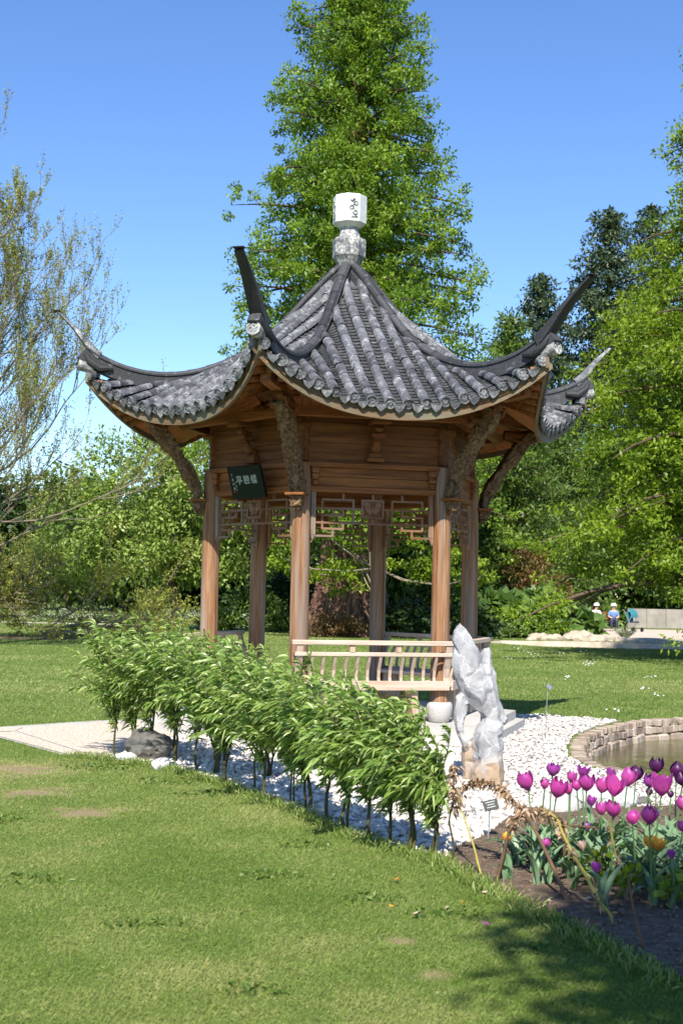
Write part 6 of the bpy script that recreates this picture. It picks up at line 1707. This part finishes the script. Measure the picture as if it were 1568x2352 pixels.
# ------------------------------------------------------------------ grass
def vnoise(P, cell, seed):
    g = np.random.default_rng(seed).random((97, 97)); X = P[:, 0] / cell + 400.3; Y = P[:, 1] / cell + 100.7
    i, j = np.floor(X).astype(int), np.floor(Y).astype(int); u, v = X - i, Y - j; u = u * u * (3 - 2 * u); v = v * v * (3 - 2 * v)
    q = lambda a, b_: g[a % 97, b_ % 97]
    return (q(i, j) * (1 - u) + q(i + 1, j) * u) * (1 - v) + (q(i, j + 1) * (1 - u) + q(i + 1, j + 1) * u) * v
def grass_field(name, N, dmin, dmax, wk, hk, seed, label, long_edge=False):
    r_ = np.random.default_rng(seed)
    d = dmin * (dmax / dmin) ** r_.random(N); x = (r_.random(N) - .5) * 2 * (d * .285 + .25)
    P = np.c_[x, d]
    bad = in_poly(P, GRAVEL) | in_poly(P, SOIL) | in_poly(P, PATH) | in_poly(P, hexpoly(2.28)) | in_poly(P, POND) | in_poly(P, STREAM)
    P = P[~bad]; d = d[~bad]; n = len(P)
    n1, n2, n3 = vnoise(P, .10, 1), vnoise(P, .45, 2), vnoise(P, 2.2, 3)
    h = hk * r_.uniform(.4, 1.3, n) * (.75 + .6 * n1) ; wd_ = wk * d * r_.uniform(.6, 1.3, n)
    wear = np.zeros(n)
    for (cx_, cy_, rd) in WORN:
        q = np.hypot(P[:, 0] - cx_, P[:, 1] - cy_) / rd; wear = np.maximum(wear, np.clip(1.5 - q * .8 - 1.5 * vnoise(P, .16, 7), 0, 1))
    h = h * (1 - .85 * wear)
    D = np.c_[r_.normal(0, .45, n), r_.normal(0, .45, n), np.ones(n)]
    V0 = np.c_[P, np.zeros(n)]
    a = r_.uniform(-.9, .9, n); S = np.c_[np.cos(a), np.sin(a), np.zeros(n)]
    D = unit(D); 
    v0 = V0 - S * wd_[:, None] * .5; v1 = V0 + S * wd_[:, None] * .5
    mid = V0 + D * h[:, None] * .6
    tip = V0 + D * h[:, None] + np.c_[D[:, 0], D[:, 1], -np.abs(D[:, 0])] * h[:, None] * .35
    V = np.stack([v0, v1, mid + S * wd_[:, None] * .4, tip], 1)
    V = np.stack([v0, v1, mid, tip], 1)
    F = (np.arange(n)[:, None, None] * 4 + np.array([[0, 1, 2], [1, 3, 2]])[None]).reshape(-1, 3)
    t_ = np.clip(.36 + .16 * n1 + .30 * (n2 - .5) + .34 * n3 * n3 - .02 + r_.normal(0, .15, n) + .3 * wear, 0, 1)
    o = link(name, np_mesh(name, V.reshape(-1, 3), F, M['grass'], np.repeat(t_, 2)))
    tag(o, label, kind='stuff'); return o
grass_field('grass', 480000, 4.6, 16, .00052, .021, 1, 'short mown grass of the near lawn')
grass_field('grass', 150000, 16, 52, .0008, .030, 2, 'mown grass of the far lawn')
# longer uncut blades along the edges of the gravel and the soil
edge = [(-2.5, 12.38), (-2.2, 12.3), (-1.5, 11.7), (-.94, 10.82), (-.56, 10.08), (-.24, 9.46), (.04, 8.76), (.31, 8.28), (.60, 7.90), (.75, 7.31), (.92, 6.82), (1.10, 6.33), (1.24, 5.9), (1.39, 5.44)]
r_ = np.random.default_rng(9); Pe, De = [], []
for i in range(len(edge) - 1):
    a, b_ = np.array(edge[i]), np.array(edge[i + 1])
    for q in range(int(np.linalg.norm(b_ - a) * 900)):
        p = a + (b_ - a) * r_.random() + r_.normal(0, .045, 2); Pe.append((p[0], p[1], 0)); De.append((r_.normal(0, .4), r_.normal(0, .4), 1))
Pe, De = np.array(Pe), np.array(De); n = len(Pe)
o = leaves('edge_grass', Pe, De, r_.uniform(.04, .12, n), np.full(n, .0055), M['grass'], None, np.clip(r_.normal(.55, .2, n), 0, 1), curl=.7); tag(o, 'longer grass blades along the lawn edge', kind='stuff')
# daisies on the right lawn
Pd = []
for (x, y) in ((1285, 1505), (1345, 1529), (1350, 1530), (1360, 1528), (1186, 1493), (1200, 1500), (1225, 1508), (1240, 1512), (1335, 1500), (1570, 1480), (1172, 1516), (1300, 1560), (1470, 1590), (1410, 1640), (1490, 1560), (1512, 1602)):
    for q in range(5):
        p = G(x + r_.normal(0, 8), y + r_.normal(0, 2.5)); Pd.append((p.x, p.y, .05))
o = scatter_stones('daisies', np.array(Pd), np.full(len(Pd), .022), M['white'], .3); tag(o, 'scattered white daisies in the right lawn', kind='stuff')
small_shrub('conifer_branch_standin', (3.42, 11.45, 0), .36, .62, 900, .05, .012, M['l_mid'], 'dark conifer branch at the right edge, built as a small shrub on the shore', 77, stems_=16, upright=.3)  # shrub on the shore standing in for a conifer branch hanging into view
Pw, Dw = [], []
r_ = np.random.default_rng(12)
for (x, y, rd, n) in ((-2.1, 11.7, .22, 160), (-1.35, 10.9, .18, 120), (-1.0, 10.3, .14, 90), (-.35, 7.4, .12, 70), (-1.6, 7.2, .14, 70), (.2, 6.9, .10, 60), (-.9, 6.3, .12, 70), (.55, 6.6, .12, 70), (-2.3, 9.0, .18, 90), (-.2, 8.3, .12, 60), (.9, 6.0, .12, 60), (-.3, 5.3, .10, 50)):
    for q in range(n):
        a = r_.uniform(0, 6.28); k = rd * math.sqrt(r_.random()); Pw.append((x + k * math.cos(a) * 1.6, y + k * math.sin(a), .012)); Dw.append((r_.normal(0, 1), r_.normal(0, 1), .55))
o = leaves('lawn_weeds', np.array(Pw), np.array(Dw), r_.uniform(.02, .045, len(Pw)), r_.uniform(.010, .020, len(Pw)), M['l_mid'], None, curl=.5); tag(o, 'small broad-leaved weeds in the near lawn', kind='stuff')
